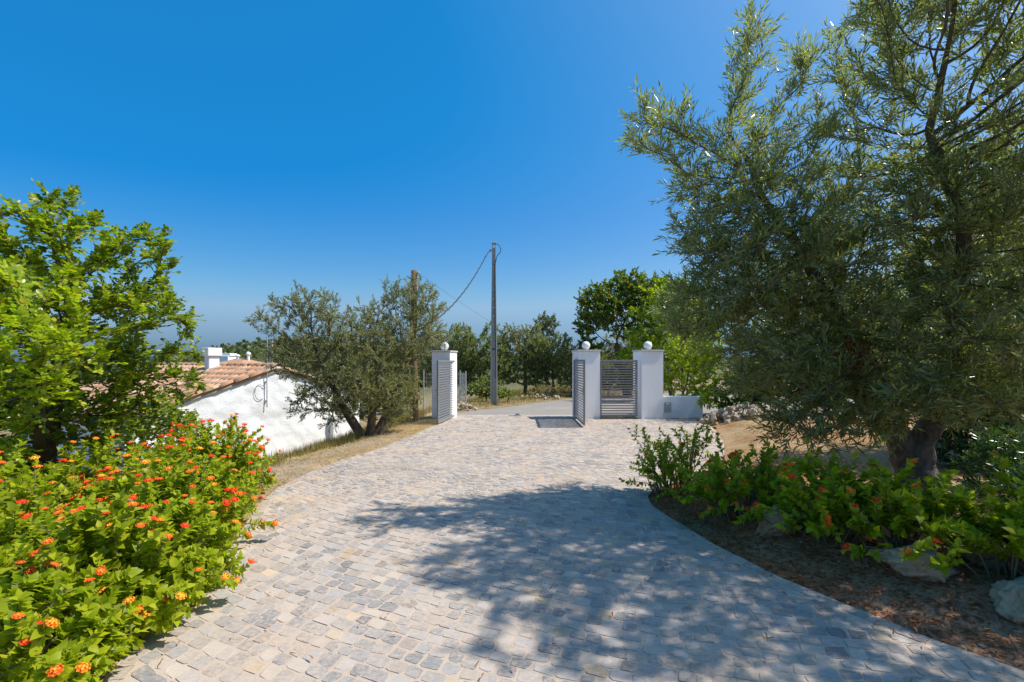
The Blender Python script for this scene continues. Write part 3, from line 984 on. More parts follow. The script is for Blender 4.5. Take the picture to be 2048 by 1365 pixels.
def shoots(o, d, length, n, ang, size, mode='spiral', jit=.25, upbias=.35, start=.1):
    """leaves along straight little shoots: o, d (m,3). returns P, D, N, S of the leaves"""
    m = len(o)
    d = nrm(d)
    length = np.broadcast_to(length, (m,))
    ref = np.where(np.abs(d[:, 2:3]) < .9, np.array((0., 0, 1.)), np.array((1., 0, 0)))
    a = nrm(np.cross(d, ref))
    b = np.cross(a, d)
    t = start + (1 - start) * (np.arange(n) + .5) / n
    if mode == 'spiral':
        phi = rng.uniform(0, 6.28, (m, 1)) + np.arange(n) * 2.4 + rng.normal(0, .3, (m, n))
    elif mode == 'pairs':
        phi = rng.uniform(0, 6.28, (m, 1)) + (np.arange(n) % 2) * math.pi + (np.arange(n) // 2) * (math.pi / 2) + rng.normal(0, .2, (m, n))
        t = start + (1 - start) * (np.arange(n) // 2 + .6) / max(1, n // 2)
    else:
        phi = (np.arange(n) % 2) * math.pi + rng.normal(0, .12, (m, n))
        t = start + (1 - start) * (np.arange(n) // 2 + .6) / max(1, n // 2)
    rad = np.cos(phi)[..., None] * a[:, None] + np.sin(phi)[..., None] * b[:, None]
    an = ang + rng.normal(0, .15, (m, n))
    an = an * (1 - .35 * t)
    D = np.cos(an)[..., None] * d[:, None] + np.sin(an)[..., None] * rad
    D = nrm(D + rng.normal(0, jit * .4, (m, n, 3)))
    if mode == 'pinnate':
        N = np.broadcast_to(b[:, None], (m, n, 3)) + rng.normal(0, jit, (m, n, 3))
        N = N * np.where(N[..., 2:3] < 0, -1, 1)
    else:
        N = np.sin(an)[..., None] * d[:, None] - np.cos(an)[..., None] * rad
        N = N + np.array((0, 0, upbias)) + rng.normal(0, jit, (m, n, 3))
    N = nrm(N - D * (N * D).sum(-1, keepdims=True))
    Pp = o[:, None] + d[:, None] * (t[None, :, None] * length[:, None, None])
    S = size * rng.uniform(.65, 1.15, (m, n))
    return Pp.reshape(-1, 3), D.reshape(-1, 3), N.reshape(-1, 3), S.ravel()

def leaf_part(name, parent, base, leaves, templ, mat, wide=1.0, singles=0, single_name='leaf'):
    """all leaves of a crown: the largest in view as objects of their own, the rest joined"""
    P, D, N, S = leaves
    T, F = TEMPL[templ]
    W = np.cross(D, N)
    keep = np.ones(len(P), bool)
    base = np.asarray(base)
    if singles:
        dist = np.linalg.norm(P - EYE, axis=1)
        u, v = P[:, 0] / P[:, 1] * 967, (P[:, 2] - 1.6) / P[:, 1] * 967
        inside = (np.abs(u) < 1015) & (v < 710) & (v > -630) & (P[:, 1] > .3)
        facing = np.abs((N * (P - EYE)).sum(1)) / dist
        score = np.where(inside, S * (.3 + facing) / dist, 0)
        pick = np.argsort(-score)[:singles]
        keep[pick] = False
        me = mk_mesh(single_name, T * np.array((wide, 1, 1)), F, mat, True)
        for i in pick:
            o = new_obj(single_name, me, parent)
            s = S[i]
            M = Matrix((np.append(W[i] * s, 0), np.append(D[i] * s, 0), np.append(N[i] * s, 0), (0, 0, 0, 1))).transposed()
            M.translation = Vector(P[i] - base)
            o.matrix_basis = M
    P, D, N, S, W = P[keep], D[keep], N[keep], S[keep], W[keep]
    T, F = TEMPL.get(templ + '_joined', (T, F))
    k = len(T)
    V = P[:, None] + S[:, None, None] * (T[None, :, 0:1] * wide * W[:, None] + T[None, :, 1:2] * D[:, None] + T[None, :, 2:3] * N[:, None])
    off = np.arange(len(P)) * k
    faces = [(np.array(f)[None] + off[:, None, None]).reshape(-1, len(f[0])) for f in F]
    rnd = np.repeat(rng.uniform(0, 1, len(P)), k)
    return kind(new_obj(name, mk_mesh(name, V.reshape(-1, 3) - base, faces, mat, k > 5, {'rnd': rnd}), parent), 'stuff')

def attract(lobes, n):
    L = np.array(lobes)
    w = L[:, 3] * L[:, 4] * L[:, 5] * L[:, 6]
    w = w / w.sum()
    c = rng.choice(len(L), n, p=w)
    d = nrm(rng.normal(size=(n, 3)))
    r = rng.uniform(0, 1, (n, 1)) ** (1 / 2.2)
    return L[c, :3] + d * r * L[c, 3:6]

def colonize(seeds, att, step, kill, infl=3.0, iters=160, wander=.12):
    """space colonisation from seed polylines: list of (points, parent index or -1). returns nodes, parents"""
    N, Pa = [], []
    for pts, par in seeds:
        for i, p in enumerate(pts):
            Pa.append(par if i == 0 else len(N) - 1)
            N.append(np.asarray(p, float))
    N = list(N)
    arr = np.array(N)
    def upd(new, i0, best, bi):
        d = np.linalg.norm(att[:, None] - new[None], axis=2)
        k = d.argmin(1)
        dm = d[np.arange(len(att)), k]
        c = dm < best
        best[c] = dm[c]
        bi[c] = k[c] + i0
    best = np.full(len(att), 1e9)
    bi = np.zeros(len(att), int)
    upd(arr, 0, best, bi)
    alive = best > kill
    for it in range(iters):
        a = alive & (best < infl)
        if not a.any():
            break
        dirs = nrm(att[a] - arr[bi[a]])
        acc = np.zeros((len(arr), 3))
        np.add.at(acc, bi[a], dirs)
        src = np.unique(bi[a])
        d = nrm(nrm(acc[src]) + rng.normal(0, wander, (len(src), 3)))
        new = arr[src] + d * step
        # do not add a node on top of another
        dd = np.linalg.norm(new[:, None] - arr[None], axis=2).min(1) if len(arr) < 6000 else np.full(len(new), 1.0)
        ok = dd > step * .35
        new, src = new[ok], src[ok]
        if not len(new):
            break
        i0 = len(arr)
        arr = np.concatenate([arr, new])
        Pa += src.tolist()
        upd(new, i0, best, bi)
        alive &= best > kill
    return arr, np.array(Pa)

def branch_tubes(nodes, par, rtip, expo, minrad=0, fixed=None, nthick=9):
    n = len(nodes)
    cnt = np.zeros(n)
    kids = [[] for _ in range(n)]
    for i in range(n):
        if par[i] >= 0:
            kids[par[i]].append(i)
    for i in range(n - 1, -1, -1):
        if not kids[i]:
            cnt[i] = 1
        if par[i] >= 0:
            cnt[par[i]] += cnt[i]
    rad = rtip * cnt ** expo
    if fixed:
        for i, r in fixed.items():
            rad[i] = max(rad[i], r) if r > 0 else rad[i]
            rad[i] = r
    V, Q, n0 = [], [], 0
    starts = [i for i in range(n) if par[i] < 0]
    stack = [(s, -1) for s in starts]
    while stack:
        s, frm = stack.pop()
        chain = ([frm] if frm >= 0 else []) + [s]
        cur = s
        while kids[cur]:
            k = max(kids[cur], key=lambda q: cnt[q])
            for o in kids[cur]:
                if o != k:
                    stack.append((o, cur))
            chain.append(k)
            cur = k
        r = rad[chain].copy()
        if frm >= 0:
            r[0] = min(r[0], r[1] * 1.25)
        if r.max() < minrad or len(chain) < 2:
            continue
        m = (20 if r.max() > .15 else nthick) if r.max() > .05 else (6 if r.max() > .02 else 4 if r.max() > .006 else 3)
        Pn = nodes[chain].copy()
        if len(Pn) > 3:
            Pn[1:-1] = Pn[1:-1] * .5 + .25 * (Pn[:-2] + Pn[2:])
        v, f = tube_np(Pn, r, m)
        if r.max() > .05:       # knobbly bark outline on thick limbs
            ctr = np.repeat(Pn, m, axis=0)
            k = 1 + .13 * vnoise(v[:, 0] * 3 + v[:, 2] * 2, v[:, 1] * 3 + v[:, 2] * 1.7, 4.0) + .1 * vnoise(v[:, 0] * 12 + v[:, 2] * 1.5, v[:, 1] * 12 - v[:, 2] * 2, 3.0, 2)
            v = ctr + (v - ctr) * k[:, None]
        V.append(v)
        Q.append(np.array(f) + n0)
        n0 += len(v)
    return np.concatenate(V), np.concatenate(Q), cnt, rad

def grow_tree(name, label, cat, base, seeds, lobes, natt, step, kill, shoot, templ, leafmat, bark=None, rtip=.0035, expo=.46, fixed=None,
              twig=5, per=2, wide=1.0, singles=0, group=None, infl=3.0, upness=.25, wander=.14, young=None, minrad=0):
    bark = bark or M_BARK
    base = np.asarray(base, float)
    t = thing(name, label, cat, tuple(base), 0, group)
    att = attract(lobes, natt)
    nodes, par = colonize(seeds, att, step, kill, infl, wander=wander)
    V, Q, cnt, rad = branch_tubes(nodes, par, rtip, expo, minrad, fixed)
    new_obj('trunk', mk_mesh('trunk', V - base, [Q], bark, True), t)
    nfix = sum(len(s[0]) for s in seeds)
    tw = np.where((cnt <= twig) & (np.arange(len(nodes)) >= nfix))[0]
    o = np.repeat(nodes[tw], per, axis=0)
    o = o + (np.repeat(nodes[par[tw]], per, axis=0) - o) * rng.uniform(0, 1, (len(o), 1))
    d = nrm(nodes[tw] - nodes[par[tw]])
    d = np.repeat(d, per, axis=0) + rng.normal(0, .55, (len(o), 3)) + np.array((0, 0, upness))
    L, n, ang, size, mode, jit, ub = shoot
    d = nrm(d)
    ln = L * rng.uniform(.6, 1.2, len(o))
    lv = shoots(o, d, ln, n, ang, size, mode, jit, ub)
    if young is not None:
        ymat, ysel = young
        sel = np.repeat(ysel(o), n)
        a = [x[sel] for x in lv]
        b = [x[~sel] for x in lv]
        leaf_part('crown', t, base, b, templ, leafmat, wide, singles // 2)
        leaf_part('young_foliage', t, base, a, templ, ymat, wide, singles - singles // 2)
        tot = len(lv[0])
    else:
        leaf_part('crown', t, base, lv, templ, leafmat, wide, singles)
        tot = len(lv[0])
    # the little stems of the shoots
    e = o + d * ln[:, None] * .95
    ref = nrm(np.cross(d, np.array((.3, .2, .9)))) * (.0022 if step < .2 else .004)
    ref2 = np.cross(d, ref)
    V = np.stack([o + ref, o - ref * .5 + ref2 * .8, o - ref * .5 - ref2 * .8, e], 1).reshape(-1, 3)
    f = np.arange(len(o))[:, None] * 4
    F = np.concatenate([f + np.array((0, 1, 3)), f + np.array((1, 2, 3)), f + np.array((2, 0, 3))])
    kind(new_obj('twigs', mk_mesh('twigs', V - base, [F], bark), t), 'stuff')
    print('TREE', name, 'nodes', len(nodes), 'leaves', tot)
    return t

# ------------------------------------------------------------------ big narrow-leaved tree on the right
BIG = [
    (1.52, 5.00, 3.98, 0.39, 0.50, 0.36, 0.70), (2.46, 5.10, 4.62, 0.24, 0.40, 0.79, 0.80), (2.29, 5.20, 3.65, 0.59, 0.70, 0.48, 0.90),
    (2.28, 5.30, 2.98, 0.49, 0.70, 0.49, 1.00), (3.57, 5.60, 4.85, 0.41, 0.50, 0.64, 0.26), (3.55, 5.40, 3.79, 0.73, 0.80, 0.61, 0.24),
    (2.88, 5.20, 2.58, 0.91, 0.90, 0.65, 1.10), (3.60, 5.00, 2.75, 0.83, 0.90, 0.83, 0.36), (3.85, 4.80, 4.59, 0.55, 0.70, 0.74, 0.28),
    (3.98, 4.30, 4.14, 0.58, 0.80, 0.89, 0.38), (4.12, 4.40, 2.97, 0.59, 0.80, 0.73, 0.5), (4.07, 4.20, 1.96, 0.52, 0.70, 0.52, 0.90),
    (2.29, 5.60, 2.19, 0.58, 0.80, 0.46, 1.00), (2.75, 5.20, 1.6, 0.6, 0.60, 0.42, 1.00), (3.19, 5.00, 1.51, 0.62, 0.70, 0.47, 1.00),
    (2.75, 4.90, 1.05, 0.28, 0.35, 0.28, 1.00), (3.72, 4.30, 1.30, 0.53, 0.50, 0.31, 0.80),
    (3.91, 4.00, 1.28, 0.29, 0.40, 0.25, 0.60), (3.69, 4.60, 1.99, 0.57, 0.60, 0.48, 0.60), (4.54, 3.90, 3.30, 0.60, 0.90, 1.01, 0.60),
    (4.31, 3.70, 4.36, 0.77, 0.90, 0.77, 0.50), (3.62, 4.00, 5.08, 0.83, 0.80, 0.62, 0.50), (5.23, 4.30, 2.14, 0.53, 0.90, 0.67, 0.60),
    (4.7, 2.8, 4.3, .9, .55, .7, .42), (5.4, 3.0, 3.4, .7, .6, .7, .45), (4.1, 3.0, 5.3, .8, .5, .5, .4), (5.0, 2.2, 4.6, .7, .5, .6, .4),
    (3.5, 4.75, 1.1, .45, .4, .32, 1.8), (4.1, 4.35, 1.3, .5, .35, .32, 1.5), (4.75, 4.4, 1.4, .5, .4, .4, 1.3), (2.95, 4.75, .95, .38, .35, .32, 1.8), (3.3, 5.0, 1.9, .5, .5, .4, 1.0)]
tb = (4.33, 5.2, float(ground_z(4.33, 5.2)))
def dense(pts, radii, step=.07):
    P, r = np.array(pts, float), np.array(radii, float)
    d = np.concatenate([[0], np.cumsum(np.linalg.norm(np.diff(P, axis=0), axis=1))])
    t = np.linspace(0, d[-1], max(2, int(d[-1] / step)))
    return np.stack([np.interp(t, d, P[:, k]) for k in range(3)], 1), np.interp(t, d, r)
trunk, r1 = dense([(4.40, 5.2, tb[2] - .15), (4.37, 5.2, .2), (4.33, 5.2, .42), (4.27, 5.2, .62)], (.29, .21, .18, .19))
limbL, r2 = dense([(4.12, 5.18, .82), (3.95, 5.12, 1.0), (3.8, 5.1, 1.2), (3.66, 5.1, 1.5), (3.57, 5.1, 1.77), (3.43, 5.12, 2.1), (3.28, 5.15, 2.41), (3.15, 5.18, 2.68), (3.0, 5.2, 2.95), (2.82, 5.2, 3.15), (2.67, 5.2, 3.4), (2.52, 5.15, 3.75)],
                  (.13, .115, .1, .085, .078, .07, .062, .055, .048, .042, .035, .028))
limbR, r3 = dense([(4.32, 5.08, .8), (4.37, 4.98, 1.0), (4.36, 4.9, 1.3), (4.33, 4.8, 1.65), (4.27, 4.65, 2.0), (4.2, 4.5, 2.4), (4.16, 4.45, 2.85), (4.05, 4.5, 3.3), (3.95, 4.6, 3.8)],
                  (.12, .105, .09, .078, .068, .06, .052, .045, .035))
seeds = [(trunk, -1), (limbL, len(trunk) - 1), (limbR, len(trunk) - 1)]
fx = dict(enumerate(np.concatenate([r1, r2, r3]).tolist()))
big = grow_tree('narrow_leaved_tree', 'large leaning tree with grey trunk and narrow leaves overhanging the cobbled driveway', 'tree', tb, seeds, BIG, 4700, .11, .135,
          (.26, 14, .75, .098, 'spiral', .38, .3), 'narrow', M_NARROW, fixed=fx, twig=9, per=3, wide=1.0, singles=300, infl=2.5, upness=.5)

# a withered spray hanging in the crown
o = np.array((3.42, 4.85, 1.85)) + rng.normal(0, .1, (34, 3)) * np.array((1, 1, 1.6))
lv = shoots(o, np.array((0, 0, -1.0)) + rng.normal(0, .25, (34, 3)), .28, 14, .5, .1, 'spiral', .3, 0)
leaf_part('withered_leaves', big, tb, lv, 'narrow', M_DEADLEAF)
# trees behind it
def simple_tree(name, label, base, trunk_pts, r0, lobes, natt, step, kill, shoot, templ, mat, wide=1.0, per=2, twig=5, group=None, bark=None, cat='tree', rtip=.005, expo=.45, young=None, singles=0, minrad=0, upness=.25, infl=6.0):
    bz = float(ground_z(base[0], base[1]))
    pts = [(base[0], base[1], bz - .2)] + [(x, y, z) for x, y, z in trunk_pts]
    fx = {i: r0 * (1 - .5 * i / len(pts)) for i in range(len(pts))}
    return grow_tree(name, label, cat, (base[0], base[1], bz), [(pts, -1)], lobes, natt, step, kill, shoot, templ, mat, bark, rtip, expo, fx, twig, per, wide, singles, group, infl, upness, young=young, minrad=minrad)

simple_tree('narrow_leaved_tree', 'pale-trunked narrow-leaved tree standing behind the large leaning one', (7.2, 7.4), [(7.1, 7.3, .6), (7.15, 7.2, 1.4), (7.2, 7.1, 2.0)], .13,
            [(7.1, 7.0, 2.9, 1.4, 1.0, 1.0, 1), (6.3, 7.2, 2.4, .8, .8, .8, 1), (7.9, 6.9, 2.4, 1.2, 1.0, 1.1, 1), (6.6, 6.8, 4.2, .9, .9, .8, .6), (7.4, 6.6, 4.0, 1.0, .9, 1.0, .7), (6.9, 6.2, 1.5, .8, .6, .5, .8), (6.5, 7.0, 1.3, .7, .6, .5, 1), (7.6, 6.6, 1.2, 1.0, .6, .6, 1)],
            1300, .17, .25, (.34, 13, .75, .13, 'spiral', .35, .3), 'narrow', M_NARROW, 1.4, 3, twig=9, group='narrow-leaved trees on the right')
simple_tree('narrow_leaved_tree', 'bushy narrow-leaved tree behind the stone heap and low wall', (8.2, 13.4), [(8.1, 13.4, .6), (8.0, 13.4, 1.2)], .12,
            [(7.0, 13.4, 2.2, 1.1, .9, .9, 1), (8.2, 13.4, 2.4, 1.3, 1.0, 1.1, 1), (6.6, 13.5, 3.0, .8, .7, .6, .8), (7.6, 13.2, 3.6, 1.1, .9, .7, .8), (9.4, 13.2, 2.4, 1.2, 1, 1.2, 1), (7.2, 13.5, 1.3, .8, .6, .4, .9), (8.6, 13.8, 1.3, 1.0, .6, .4, .8)],
            1300, .18, .27, (.38, 13, .75, .14, 'spiral', .35, .3), 'narrow', M_NARROW, 1.5, 3, twig=9, group='narrow-leaved trees on the right')
simple_tree('narrow_leaved_tree', 'dense narrow-leaved tree at the shady end of the planting', (9.6, 8.0), [(9.5, 8.0, .7), (9.4, 7.9, 1.6)], .14,
            [(9.2, 7.8, 2.4, 1.3, 1.1, 1.3, 1), (10.2, 7.6, 2.6, 1.3, 1.1, 1.5, 1), (8.8, 7.6, 4.0, 1.2, 1, .9, .8), (9.4, 7.4, 1.0, 1.4, .7, .7, 1.0), (8.2, 7.6, 1.0, .9, .7, .6, 1)],
            1100, .18, .27, (.38, 13, .75, .14, 'spiral', .35, .3), 'narrow', M_NARROW, 1.5, 3, twig=9, group='narrow-leaved trees on the right')

for x, y, h, lab in ((10.5, 14.5, 4.2, 'leafy tree behind the low rubble row on the right'), (14.0, 16.5, 4.6, 'leafy tree far right beyond the planted ground'), (12.8, 10.8, 4.4, 'leafy tree at the dark right edge of the planted ground'), (18.5, 17.0, 5.2, 'tall leafy tree farthest along the right side')):
    simple_tree('narrow_leaved_tree', lab, (x, y), [(x, y, .7), (x + .1, y, 1.5)], .13,
                [(x, y, h * .55, 1.7, 1.2, h * .3, 1), (x - 1, y, h * .35, 1.1, 1.0, h * .25, 1), (x + 1, y - .2, h * .4, 1.1, 1, h * .28, 1), (x + .2, y, h * .82, 1.1, .9, h * .18, .8)],
                750, .24, .34, (.42, 13, .75, .16, 'spiral', .4, .3), 'quad', M_NARROW, 1.2, 3, twig=9, group='narrow-leaved trees on the right', minrad=.008)

# olive by the house
OLIVE = [
    (-5.06, 10.00, 2.40, 0.39, 0.35, 0.33, 0.70), (-4.62, 10.30, 2.69, 0.53, 0.50, 0.53, 0.90), (-4.06, 10.50, 2.60, 0.49, 0.60, 0.54, 0.90),
    (-4.29, 10.40, 1.84, 0.97, 0.80, 0.59, 0.80), (-3.30, 10.50, 1.95, 0.76, 0.90, 0.65, 0.90), (-3.27, 10.40, 1.08, 1.18, 1.00, 0.75, 1.10),
    (-4.22, 10.10, 1.20, 0.63, 0.40, 0.26, 0.50), (-4.54, 10.00, 1.47, 0.47, 0.30, 0.23, 0.40), (-4.28, 10.00, 0.79, 0.47, 0.40, 0.31, 0.50),
    (-3.84, 10.20, 0.46, 0.53, 0.50, 0.32, 0.50), (-2.75, 10.60, 0.6, 0.45, 0.50, 0.45, 0.80),
    (-2.59, 11.20, 3.13, 0.52, 0.50, 0.41, 0.80), (-2.05, 11.40, 2.92, 0.53, 0.60, 0.53, 0.90), (-3.12, 11.00, 2.53, 0.51, 0.60, 0.46, 0.80),
    (-2.58, 11.10, 2.09, 0.85, 0.80, 0.69, 1.00), (-1.88, 11.40, 2.45, 0.38, 0.50, 0.45, 0.80), (-2.72, 11.00, 1.04, 0.5, 0.60, 0.69, 1.00),
    (-2.62, 11.10, 0.55, 0.35, 0.40, 0.4, 0.70), (-2.25, 11.0, 2.7, .35, .3, .5, 1.0), (-2.45, 10.9, 1.5, .25, .3, .5, 1.0), (-2.2, 10.95, 1.85, .22, .2, .4, 5.0), (-2.26, 10.95, .95, .2, .2, .5, 7.0), (-1.72, 11.6, 2.0, .2, .2, .16, 3.0), (-1.49, 11.60, 2.34, 0.22, 0.30, 0.22, 0.50)]
ob = (-3.15, 10.45, float(ground_z(-3.15, 10.45)))
sA = [(-3.2, 10.4, ob[2] - .15), (-3.26, 10.4, .05), (-3.42, 10.38, .3), (-3.62, 10.35, .6), (-3.8, 10.35, .95), (-4.0, 10.4, 1.4)]
sB = [(-3.08, 10.45, ob[2] - .15), (-3.06, 10.45, .1), (-3.02, 10.5, .45), (-3.0, 10.55, .9), (-2.95, 10.65, 1.4)]
sC = [(-2.95, 10.48, ob[2] - .15), (-2.92, 10.5, .1), (-2.75, 10.65, .4), (-2.6, 10.85, .8), (-2.5, 11.0, 1.3)]
fx = {}
for s0, n_ in ((0, 6), (6, 5), (11, 5)):
    for k in range(n_):
        fx[s0 + k] = (.12, .11, .12)[(s0 > 0) + (s0 > 6)] * (1 - .11 * k)
grow_tree('olive_tree', 'grey-green multi-stemmed olive tree growing before the white house', 'tree', ob, [(sA, -1), (sB, -1), (sC, -1)], OLIVE, 3600, .12, .15,
          (.2, 15, .8, .07, 'spiral', .4, .25), 'quad', M_OLIVE, M_BARK_BROWN, fixed=fx, twig=8, per=3, wide=1.15, infl=2.5, rtip=.0042)

# carob on the left
CAROB = [
    (-4.81, 5.20, 3.22, 0.38, 0.50, 0.27, 0.80), (-4.79, 4.80, 2.80, 0.50, 0.60, 0.35, 0.90), (-4.43, 5.40, 2.84, 0.50, 0.60, 0.34, 1.00),
    (-3.86, 5.30, 2.82, 0.25, 0.40, 0.22, 0.90), (-4.52, 5.30, 2.27, 0.71, 0.70, 0.44, 0.90), (-3.73, 5.20, 2.15, 0.38, 0.50, 0.32, 1.00),
    (-3.38, 5.00, 1.92, 0.23, 0.30, 0.21, 0.90), (-4.59, 4.60, 2.09, 0.52, 0.70, 0.43, 1.00), (-4.30, 5.30, 1.56, 0.66, 0.70, 0.44, 1.20),
    (-3.76, 5.40, 1.56, 0.22, 0.40, 0.34, 1.2), (-3.75, 5.6, 1.3, .28, .3, .22, 1.6), (-3.77, 3.90, 1.53, 0.44, 0.50, 0.28, 1.20), (-3.87, 3.80, 2.24, 0.28, 0.40, 0.20, 0.90),
    (-4.70, 5.20, 0.97, 0.81, 0.60, 0.38, 1.20), (-4.22, 5.80, 0.95, 0.42, 0.40, 0.30, 1.00), (-5.59, 4.90, 2.47, 0.56, 0.80, 0.76, 0.80),
    (-5.04, 4.50, 1.24, 0.47, 0.60, 0.51, 0.90), (-5.3, 4.9, .55, .7, .6, .4, 1.0), (-4.4, 3.9, .95, .5, .4, .3, 1.1), (-5.9, 5.2, 1.3, .6, .7, .6, .9), (-4.9, 6.4, .6, .9, .5, .5, .9), (-3.49, 3.50, 1.72, 0.25, 0.35, 0.18, 1.20)]
cbz = float(ground_z(-5.0, 5.1))
cs = [(-5.0, 5.1, cbz - .2), (-4.98, 5.1, cbz + .4), (-4.9, 5.05, .5), (-4.8, 5.05, 1.0), (-4.72, 5.05, 1.5), (-4.7, 5.1, 2.0)]
cs2 = [(-4.7, 4.8, .8), (-4.5, 4.6, 1.05), (-4.2, 4.3, 1.3), (-4.0, 4.1, 1.4)]
fx = {i: .12 * (1 - .12 * i) for i in range(6)}
fx.update({6 + i: .05 * (1 - .15 * i) for i in range(4)})
grow_tree('carob_tree', 'carob tree with round glossy yellow-green leaves behind the orange flowers', 'tree', (-5.0, 5.1, cbz), [(cs, -1), (cs2, 2)], CAROB, 3000, .12, .16,
          (.17, 10, 1.15, .047, 'pinnate', .35, .3), 'round', M_CAROB, M_BARK_BROWN, fixed=fx, twig=9, per=5, wide=1.0, singles=300, infl=2.5,
          young=(M_CAROB_Y, lambda o: (o[:, 1] < 4.35) & (rng.uniform(0, 1, len(o)) < .8) | (rng.uniform(0, 1, len(o)) < .1)))

# trees beyond the road
simple_tree('broad_leaved_tree', 'tall broad dark green tree behind the white ball pillars', (5.4, 22.5), [(5.3, 22.5, .8), (5.0, 22.4, 1.7), (4.8, 22.4, 2.4)], .22,
            [(4.1, 22, 4.1, 1.2, 1.0, 1.1, 1), (5.3, 22.2, 4.7, 1.3, 1.0, 1.0, 1), (6.5, 22.2, 4.6, 1.3, 1, 1.0, 1), (3.4, 22, 3.2, .6, .8, .6, .9), (3.6, 22, 2.2, .6, .8, .5, .7), (7.6, 22, 4.0, 1.2, 1, 1.2, 1), (6.0, 21.8, 3.2, 1.5, .8, .9, .8)],
            2600, .2, .25, (.35, 12, .9, .12, 'spiral', .5, .3), 'blob', M_BROAD, 1.0, 3, twig=9, minrad=.008)
simple_tree('yellow_green_tree', 'bright yellow-green leafy tree rising behind the low white wall', (6.6, 19.6), [(6.4, 19.6, .8), (6.0, 19.5, 1.6)], .12,
            [(5.2, 19.4, 2.3, .8, .7, .75, 1), (6.2, 19.4, 2.8, 1.0, .7, 1.0, 1), (6.4, 19.3, 4.2, 1.2, .7, .7, .8), (4.6, 19.3, 1.8, .5, .6, .4, 1), (7.4, 19.5, 2.4, 1.2, .7, 1.1, .9), (5.6, 19.4, 3.5, .9, .6, .5, .6)],
            1100, .2, .28, (.3, 12, .9, .11, 'spiral', .5, .4), 'blob', M_YELLOW, 1.0, 3, twig=9, minrad=.008)
simple_tree('yellow_green_shrub', 'bright yellow-green shrub spilling over the low white wall', (5.0, 14.3), [(5.0, 14.3, .3)], .05,
            [(4.6, 14.3, 1.05, .4, .35, .4, 1), (5.0, 14.2, 1.4, .5, .4, .5, 1), (5.3, 14.0, .85, .45, .35, .45, 1.2), (4.9, 14.3, 2.0, .45, .4, .4, .6), (5.35, 13.2, .5, .25, .2, .3, 1.2), (5.6, 13.9, 1.6, .5, .4, .5, 1)],
            700, .13, .18, (.22, 12, .9, .07, 'spiral', .5, .4), 'blob', M_YELLOW, 1.0, 3, twig=9, cat='shrub')
OL = [(-1.5, 22.6, 1.5, 1.0, 3.36), (0.6, 23.2, 1.3, 1.0, 3.47), (1.9, 22.8, 1.3, .9, 2.91), (-3.0, 23.5, 1.4, 1.0, 3.36), (3.6, 24.5, 1.3, 1.0, 2.5), (6.5, 26.5, 1.8, 1.0, 3.2), (9.5, 27.0, 1.9, 1.1, 3.6), (-5.4, 25.0, 1.6, 1.0, 2.7)]
OLN = ['grey-green olive tree left of the concrete pole foot beyond the road', 'tallest grey-green olive tree beyond the road bank', 'low spreading olive tree on the road bank beside the open gate leaf',
       'grey-green olive tree behind the wire fence', 'grey-green olive tree seen through the pedestrian gate', 'olive tree behind the tall broad dark tree', 'olive tree farthest along the road behind the yellow-green tree', 'olive tree seen between the house and the wooden pole']
for k, (x, y, rx, ry, h) in enumerate(OL):
    lob = [(x, y, h * .55, rx, ry, h * .34, 1), (x - rx * .5, y - .2, h * .75, rx * .5, ry * .7, h * .2, 1), (x + rx * .4, y, h * .85, rx * .4, ry * .6, h * .17, 1), (x + rx * .7, y - .3, h * .35, rx * .5, ry * .6, h * .25, 1), (x - rx * .7, y - .3, h * .3, rx * .5, ry * .6, h * .22, 1)]
    simple_tree('olive_tree', OLN[k], (x, y), [(x + .1, y, .4), (x, y, h * .35)], .1, lob, 1150, .19, .26, (.3, 13, .8, .12, 'spiral', .45, .3), 'quad', M_OLIVE if k % 2 else M_BELT, 1.7, 3, twig=9, group='olive trees beyond the road', minrad=.008)
simple_tree('slender_tree', 'small slender tree with rounded crown rising above the far olives', (2.2, 30.5), [(2.2, 30.5, 1.0), (2.25, 30.5, 2.4)], .1,
            [(2.2, 30.5, 3.9, .75, .7, .75, 1), (2.3, 30.5, 2.9, .6, .6, .6, .8), (1.9, 30.5, 4.2, .4, .4, .35, .8)], 500, .2, .25, (.3, 12, .9, .14, 'spiral', .45, .3), 'quad', M_FAR, 1.7, 3, twig=9, minrad=.008)
simple_tree('leafy_shrub', 'low bright shrub at the foot of the concrete pole', (-1.0, 18.9), [(-1.0, 18.9, .3)], .04, [(-1.05, 18.9, .55, .6, .5, .4, 1), (-.3, 18.8, .3, .5, .3, .25, 1), (-1.6, 18.8, .4, .4, .3, .3, 1)],
            420, .13, .18, (.2, 12, .9, .07, 'spiral', .5, .4), 'blob', M_BROAD, 1.0, 3, twig=9, cat='shrub')
simple_tree('dry_shrub', 'brownish dry shrub on the bank by the open gate', (1.5, 20.6), [(1.5, 20.7, .2)], .04, [(1.6, 20.9, .35, .9, .3, .3, 1), (.4, 19.6, .15, .6, .2, .18, 1), (2.6, 21.7, .4, .6, .3, .35, 1)],
            420, .13, .18, (.2, 12, .8, .07, 'spiral', .5, .4), 'quad', M_DRYGRASS, 1.4, 2, cat='shrub')
simple_tree('leafy_shrub', 'dark green shrub seen through the slats of the pedestrian gate', (4.3, 21.7), [(4.3, 21.7, .3)], .04, [(4.2, 21.7, .8, 1.0, .5, .6, 1), (5.3, 21.9, .7, .8, .5, .5, 1), (3.4, 21.4, .5, .6, .4, .35, 1)],
            420, .17, .24, (.24, 12, .9, .1, 'spiral', .5, .4), 'blob', M_BROAD, 1.0, 3, twig=9, cat='shrub')
